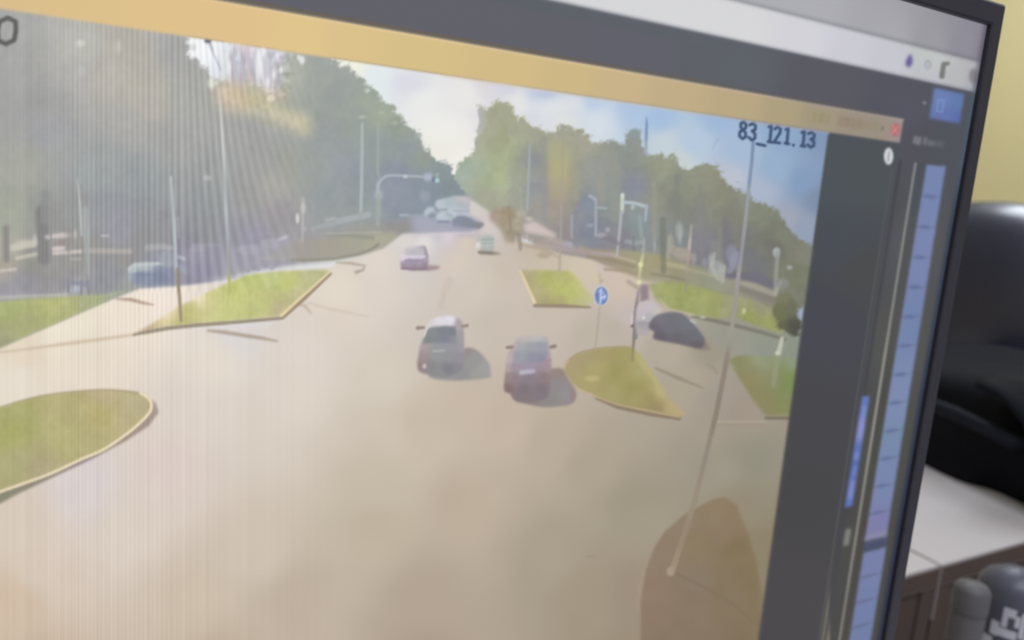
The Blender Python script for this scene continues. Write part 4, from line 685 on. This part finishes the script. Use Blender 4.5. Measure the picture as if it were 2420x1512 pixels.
def tube(name, pts, rad, M, parent=None, n=12):
    P = [Vector(p) for p in pts]; rings = []
    R_ = rad if isinstance(rad, (list, tuple)) else [rad] * len(P)
    for i, p in enumerate(P):
        t = (P[min(i + 1, len(P) - 1)] - P[max(i - 1, 0)]).normalized()
        a = t.cross(Vector((0, 0, 1)) if abs(t.z) < .9 else Vector((1, 0, 0))).normalized(); b = t.cross(a)
        rings.append([tuple(p + R_[i] * (math.cos(2 * math.pi * k / n) * a + math.sin(2 * math.pi * k / n) * b)) for k in range(n)])
    return loft(name, rings, M, parent)

# ------------------------------------------------------------------ the room
DESK = CAM_Z - .33
def struct(o): o['kind'] = 'structure'; return o
struct(box('floor', (-1.6, -1.6, -.05), (3.2, 2.6, 0), M_floor))
struct(box('ceiling', (-1.6, -1.6, 2.7), (3.2, 2.6, 2.78), M_ceil))
struct(box('wall_right', (3.0, -1.6, 0), (3.1, 2.6, 2.7), M_wall))
struct(box('wall_back', (-1.6, 2.4, 0), (3.0, 2.5, 2.7), M_wall2))
struct(box('wall_left', (-1.7, -1.6, 0), (-1.6, 2.5, 2.7), M_wall2))
struct(box('baseboard_right', (2.985, -1.6, 0), (3.0, 2.385, .07), M_pan))
struct(box('baseboard_back', (-1.6, 2.385, 0), (3.0, 2.4, .07), M_pan))

def ceiling_light(x, y, lab):
    t = empty('ceiling_light', (x, y, 2.7)); tag(t, lab, 'lamp', 'ceiling light panels')
    for (a, b) in [((x - .62, y - .32), (x + .62, y - .29)), ((x - .62, y + .29), (x + .62, y + .32)), ((x - .62, y - .29), (x - .59, y + .29)), ((x + .59, y - .29), (x + .62, y + .29))]:
        box('frame', (a[0], a[1], 2.655), (b[0], b[1], 2.70), M_lampf, t)
    box('diffuser', (x - .59, y - .29, 2.665), (x + .59, y + .29, 2.685), M_lamp, t)
ceiling_light(1.95, 1.15, 'white ceiling light panel over the black office chair')
ceiling_light(.3, -.5, 'white ceiling light panel over the monitor')

# ------------------------------------------------------------------ desks
def desk(x0, x1, y0, y1, lab, group=None):
    t = empty('desk', (x0, y0, 0)); tag(t, lab, 'desk', group)
    box('desk_top', (x0, y0, DESK - .025), (x1, y1, DESK), M_top, t, .0012)
    box('edge_band', (x0 + .001, y0 - .0012, DESK - .022), (x1 - .001, y0, DESK - .003), M_pan, t)
    box('front_panel', (x0 + .02, y0 + .003, DESK - .42), (x1 - .02, y0 + .021, DESK - .025), M_pan, t)
    box('side_panel', (x0, y0 + .001, 0), (x0 + .02, y1 - .03, DESK - .025), M_pan, t)
    box('side_panel', (x1 - .02, y0 + .001, 0), (x1, y1 - .03, DESK - .025), M_pan, t)
    return t
desk(-.55, .6815, .371, 1.05, 'pale-topped desk behind the monitor, left of the seam')
d2 = desk(.6855, 1.34, .371, 1.05, 'pale-topped brown desk carrying the black bag')
box('edge_strip', (.6822, .3695, DESK - .06), (.6850, .374, DESK - .0005), M_edge, d2)
desk(-.75, .66, -.40, .262, 'pale desk on which the monitor stands')

# ------------------------------------------------------------------ monitor
YS = DIST; Z = CAM_Z
mon = empty('monitor', (-.033, YS + .06, DESK)); tag(mon, 'black computer monitor showing a browser with street camera video', 'monitor')
BO = .0066; yb0, yb1 = YS - .0016, YS + .012
L_, R2, T_, B_ = U_L - BO, .2304, H_T + .0068, H_B - .016
V = []; Fc = []
def ring(u0, u1, h0, h1, y): return [(u0, y, Z + h0), (u1, y, Z + h0), (u1, y, Z + h1), (u0, y, Z + h1)]
rs = [ring(U_L, U_R, H_B, H_T, YS + .0006), ring(U_L, U_R, H_B, H_T, yb0 + .0003), ring(U_L - .0006, U_R + .0006, H_B - .0006, H_T + .0006, yb0), ring(L_ + .001, R2 - .001, B_ + .001, T_ - .001, yb0), ring(L_, R2, B_, T_, yb0 + .001), ring(L_, R2, B_, T_, yb1)]
loft('bezel', rs, M_bezel, mon, cap=False, sm=False)
loft('housing', [ring(L_ + .002, R2 - .002, B_ + .002, T_ - .002, yb1 - .001), ring(L_ + .006, R2 - .006, B_ + .006, T_ - .006, yb1 + .012), ring(L_ + .10, R2 - .10, B_ + .06, T_ - .06, yb1 + .034)], M_house, mon, sm=False)
loft('stand_neck', [ring(-.068, .002, H_B + .09, H_B + .14, yb1 + .030), ring(-.068, .002, H_B + .06, H_B + .14, yb1 + .048)], M_house, mon, sm=False)
loft('stand_column', [[(-.068, yb1 + .046, DESK + .012), (.002, yb1 + .046, DESK + .012), (.002, yb1 + .062, DESK + .012), (-.068, yb1 + .062, DESK + .012)], [(-.063, yb1 + .046, Z + H_B + .13), (-.003, yb1 + .046, Z + H_B + .13), (-.003, yb1 + .058, Z + H_B + .13), (-.063, yb1 + .058, Z + H_B + .13)]], M_house, mon, sm=False)
base = [( -.033 + .12 * math.cos(a), yb1 + .03 + .085 * math.sin(a)) for a in np.linspace(0, 2 * math.pi, 48, endpoint=False)]
loft('stand_base', [[(x, y, DESK) for x, y in base], [(x, y, DESK + .008) for x, y in base], [(-.033 + (x + .033) * .93, yb1 + .03 + (y - yb1 - .03) * .93, DESK + .013) for x, y in base]], M_house, mon, sm=False)

# the lit panel: one flat grid, split into the page and the pieces shown on it
def u_at(x, h=-.035):
    lo, hi = -.2, .4
    for _ in range(50):
        m_ = (lo + hi) / 2
        if S2P(np.array([m_]), np.array([h]))[0][0] < x: lo = m_
        else: hi = m_
    return lo
us = np.array([u_at(x) for x in np.arange(-30, 2420, 2.6)]); us = us[us < U_R - .0001]
us = np.concatenate([np.linspace(U_L, V_L - .004, 12)[:-1], np.linspace(V_L - .004, us[0], 90)[:-1], us, [U_R]])
hs = np.arange(H_T, -.150, -.00028); hs = np.concatenate([hs, np.linspace(-.1502, H_B, 40)])
UU, HH = np.meshgrid(us, hs)
def sample(U, H, nearest):
    x, y = S2P(np.maximum(U, np.where(H > .040, .13, np.where(H > .0312, .06, -.053))), H)
    fx = np.clip((x - X0) / ST - .5, 0, NW - 1.001); fy = np.clip((y - Y0) / ST - .5, 0, NH - 1.001)
    if nearest: return LAB[np.round(fy).astype(int), np.round(fx).astype(int)]
    i = fx.astype(int); j = fy.astype(int); a = (fx - i)[..., None]; b = (fy - j)[..., None]
    return (IMG[j, i] * (1 - a) + IMG[j, i + 1] * a) * (1 - b) + (IMG[j + 1, i] * (1 - a) + IMG[j + 1, i + 1] * a) * b
VC = sample(UU, HH, False)
off = ((UU < V_L - .004) & (HH < .0428)) | (HH < V_B - .02) | ((UU < V_R) & (HH < V_B))
VC[off] = PAGE_COL
VC = srgb(VC)
Uc = (UU[:-1, :-1] + UU[1:, 1:]) / 2; Hc = (HH[:-1, :-1] + HH[1:, 1:]) / 2
FL = sample(Uc, Hc, True)
FL[((Uc < V_L - .004) & (Hc < .0428)) | (Hc < V_B - .02) | ((Uc < V_R) & (Hc < V_B))] = 0
nr, nc = UU.shape
idx = np.arange(nr * nc).reshape(nr, nc)
quads = np.stack([idx[1:, :-1], idx[1:, 1:], idx[:-1, 1:], idx[:-1, :-1]], -1).reshape(-1, 4)
FLf = FL.ravel(); PW = np.stack([UU.ravel(), np.full(nr * nc, YS), HH.ravel() + Z], -1) - np.array(mon.location)
VCf = VC.reshape(-1, 3)
def piece(name, sel, parent):
    q = quads[sel]; uq, inv = np.unique(q.ravel(), return_inverse=True)
    me = bpy.data.meshes.new(name); n = len(uq); f = len(q)
    me.vertices.add(n); me.vertices.foreach_set('co', PW[uq].astype(np.float32).ravel())
    me.loops.add(f * 4); me.loops.foreach_set('vertex_index', inv.astype(np.int32).ravel())
    me.polygons.add(f); me.polygons.foreach_set('loop_start', np.arange(0, f * 4, 4, dtype=np.int32))
    at = me.color_attributes.new('picture', 'FLOAT_COLOR', 'POINT')
    at.data.foreach_set('color', np.concatenate([VCf[uq], np.ones((n, 1))], 1).astype(np.float32).ravel())
    me.update(calc_edges=True); me.materials.append(M_scr)
    o = bpy.data.objects.new(name, me); COL.objects.link(o); o.parent = parent
    return o
scr = piece('screen', FLf == 0, mon); scr['label'] = 'lit screen with a dark browser page'
for k in range(1, len(NAMES)):
    sel = FLf == k
    if sel.sum() < 3: continue
    o = piece(NAMES[k], sel, scr)
    if INFO[k]: o['label'] = INFO[k]

# ------------------------------------------------------------------ office chair beyond the desk
ch = empty('office_chair', (1.78, .82, 0)); tag(ch, 'black leather office chair with a rounded high back, beyond the desk', 'chair')
def pad(name, cx, cy, cz, sx, sy, sz, M, parent, ex=3.0, nu=28, nv=18, lean=0.0, wave=0.0):
    rings = []
    for j in range(nv + 1):
        t = -math.pi / 2 + math.pi * (j + .001) / (nv + .002); r = []
        for i in range(nu):
            p = 2 * math.pi * i / nu
            f = lambda v, e=2 / ex: math.copysign(abs(v) ** e, v)
            x = sx * f(math.cos(t)) * f(math.cos(p)); y = sy * f(math.cos(t)) * f(math.sin(p)); z = sz * f(math.sin(t))
            x += lean * z + wave * math.cos(z / sz * 7)
            r.append((cx + x, cy + y, cz + z))
        rings.append(r)
    return loft(name, rings, M, parent)
pad('backrest', 1.50, .82, .768, .14, .27, .375, M_leath, ch, 2.4, 56, 44, lean=-.05, wave=.003)
pad('seat', 1.80, .82, .49, .26, .26, .055, M_leath, ch, 3.4)
for s in (-1, 1):
    tube('armrest', [(1.60, .82 + s * .29, .50), (1.60, .82 + s * .30, .68), (1.66, .82 + s * .30, .70), (1.90, .82 + s * .30, .70)], [.018, .018, .022, .020], M_plast, ch)
tube('column', [(1.80, .82, .10), (1.80, .82, .44)], .028, M_metal, ch)
for k in range(5):
    a = 2 * math.pi * k / 5 + .3; e = (1.80 + .30 * math.cos(a), .82 + .30 * math.sin(a), .085)
    tube('base_leg', [(1.80, .82, .12), e], [.030, .018], M_plast, ch)
    lathe('caster', (e[0], e[1], 0), [(.012, 0), (.026, .012), (.028, .03), (.026, .05), (.010, .085)], M_plast, ch, 16)
box('back_bracket', (1.56, .79, .40), (1.70, .85, .47), M_plast, ch, .006)

# ------------------------------------------------------------------ black bag on the desk
bag = empty('bag', (1.10, .58, DESK)); tag(bag, 'slumped black nylon bag lying on the pale desk top', 'bag')
def bagbody():
    rings = []; nv, nu = 26, 64
    rg = np.random.default_rng(4); w1, w2, w3 = rg.random(3) * 6
    for j in range(nv + 1):
        s = j / nv; t = s * math.pi / 2
        prof = (math.cos(t)) ** .32 if s < 1 else 0.0; zz = .142 * math.sin(t) ** .8
        r = []
        for i in range(nu):
            p = 2 * math.pi * i / nu; e = 2 / 3.6
            cx_, sy_ = math.copysign(abs(math.cos(p)) ** e, math.cos(p)), math.copysign(abs(math.sin(p)) ** e, math.sin(p))
            fold = 1 + .035 * math.sin(5 * p + w1 + 3 * s) + .03 * math.sin(9 * p + w2 - 7 * s) * (1 - s) + .02 * math.sin(3 * p + w3 + 9 * s)
            x = .175 * cx_ * prof * fold; y = .185 * sy_ * prof * fold
            sk = x * .96 + y * .30, y * 1.0
            dz = .010 * math.sin(14 * x + 9 * y + w1) * math.sin(t) + .012 * (-y / .18) * math.sin(t)
            r.append((1.130 + sk[0], .585 + sk[1], DESK + max(0.0005, zz + dz * s)))
        rings.append(r)
    return rings
loft('bag_body', bagbody(), M_bag, bag)
fl = []
for j in range(13):                                        # front flap hanging over the near side
    v = j / 12; fl.append([])
    for k in range(15):
        w_ = k / 14
        x = .905 + .30 * w_; y = .400 - .012 * math.sin(math.pi * w_) - .02 * v + .012 * math.sin(5 * w_ + 3 * v)
        fl[-1].append((x, y + .09 * (1 - v) ** 2, DESK + .012 + .125 * (1 - v ** 1.6) + .006 * math.sin(9 * w_ + 2 * v)))
fo = loft('flap', fl, M_bag, bag, cap=False, closed=False); md = fo.modifiers.new('solid', 'SOLIDIFY'); md.thickness = .006
tube('strap', [(.945, .41, DESK + .10), (.915, .44, DESK + .080), (.925, .52, DESK + .092), (.955, .60, DESK + .09), (1.0, .68, DESK + .06)], .009, M_bag2, bag)
tube('zip_seam', [(.975, .47, DESK + .128), (1.06, .47, DESK + .149), (1.18, .49, DESK + .152), (1.26, .52, DESK + .128)], .004, M_bag2, bag)

# ------------------------------------------------------------------ small containers at the near desk's edge
BX, BY = .511, .228
pot = empty('bottle', (BX, BY, DESK)); tag(pot, 'blue-grey bottle with rounded shoulder and white printed marking', 'bottle')
lathe('bottle_body', (BX, BY, DESK), [(.001, 0), (.020, 0), (.0215, .003), (.0215, .086), (.0205, .095), (.017, .101), (.010, .1055), (.001, .1075)], M_pot, pot, 40)
def patch(a0, a1, z0, z1):
    n = 6; r = .0219; V = []; Fc = []
    for k in range(n + 1):
        a = a0 + (a1 - a0) * k / n
        V += [(BX + r * math.cos(a), BY + r * math.sin(a), DESK + z0), (BX + r * math.cos(a), BY + r * math.sin(a), DESK + z1)]
    for k in range(n): Fc.append((2 * k, 2 * k + 2, 2 * k + 3, 2 * k + 1))
    mesh('printed_mark', V, Fc, M_white, pot)
A = math.pi + .42 + .15
for a0, a1, z0, z1 in [(-.30, .02, .081, .087), (-.30, -.16, .073, .081), (.02, .14, .075, .083), (-.55, -.34, .065, .075), (-.34, .12, .066, .072), (.16, .28, .068, .086), (.30, .75, .078, .086), (.30, .44, .064, .078), (-.70, -.44, .054, .063), (-.3, .1, .056, .062), (.15, .3, .054, .064), (.5, .75, .062, .073)]:
    patch(A + a0, A + a1, z0, z1)
JX, JY = .456, .226
cup = empty('slim_bottle', (JX, JY, DESK)); tag(cup, 'slim plain grey capped bottle left of the printed bottle', 'bottle')
lathe('bottle_body', (JX, JY, DESK), [(.001, 0), (.0090, 0), (.0098, .002), (.0098, .088), (.0090, .092)], M_pot2, cup, 28)
lathe('cap', (JX, JY, DESK), [(.0100, .090), (.0103, .091), (.0103, .104), (.0085, .1075), (.001, .1085)], M_pot2, cup, 28)
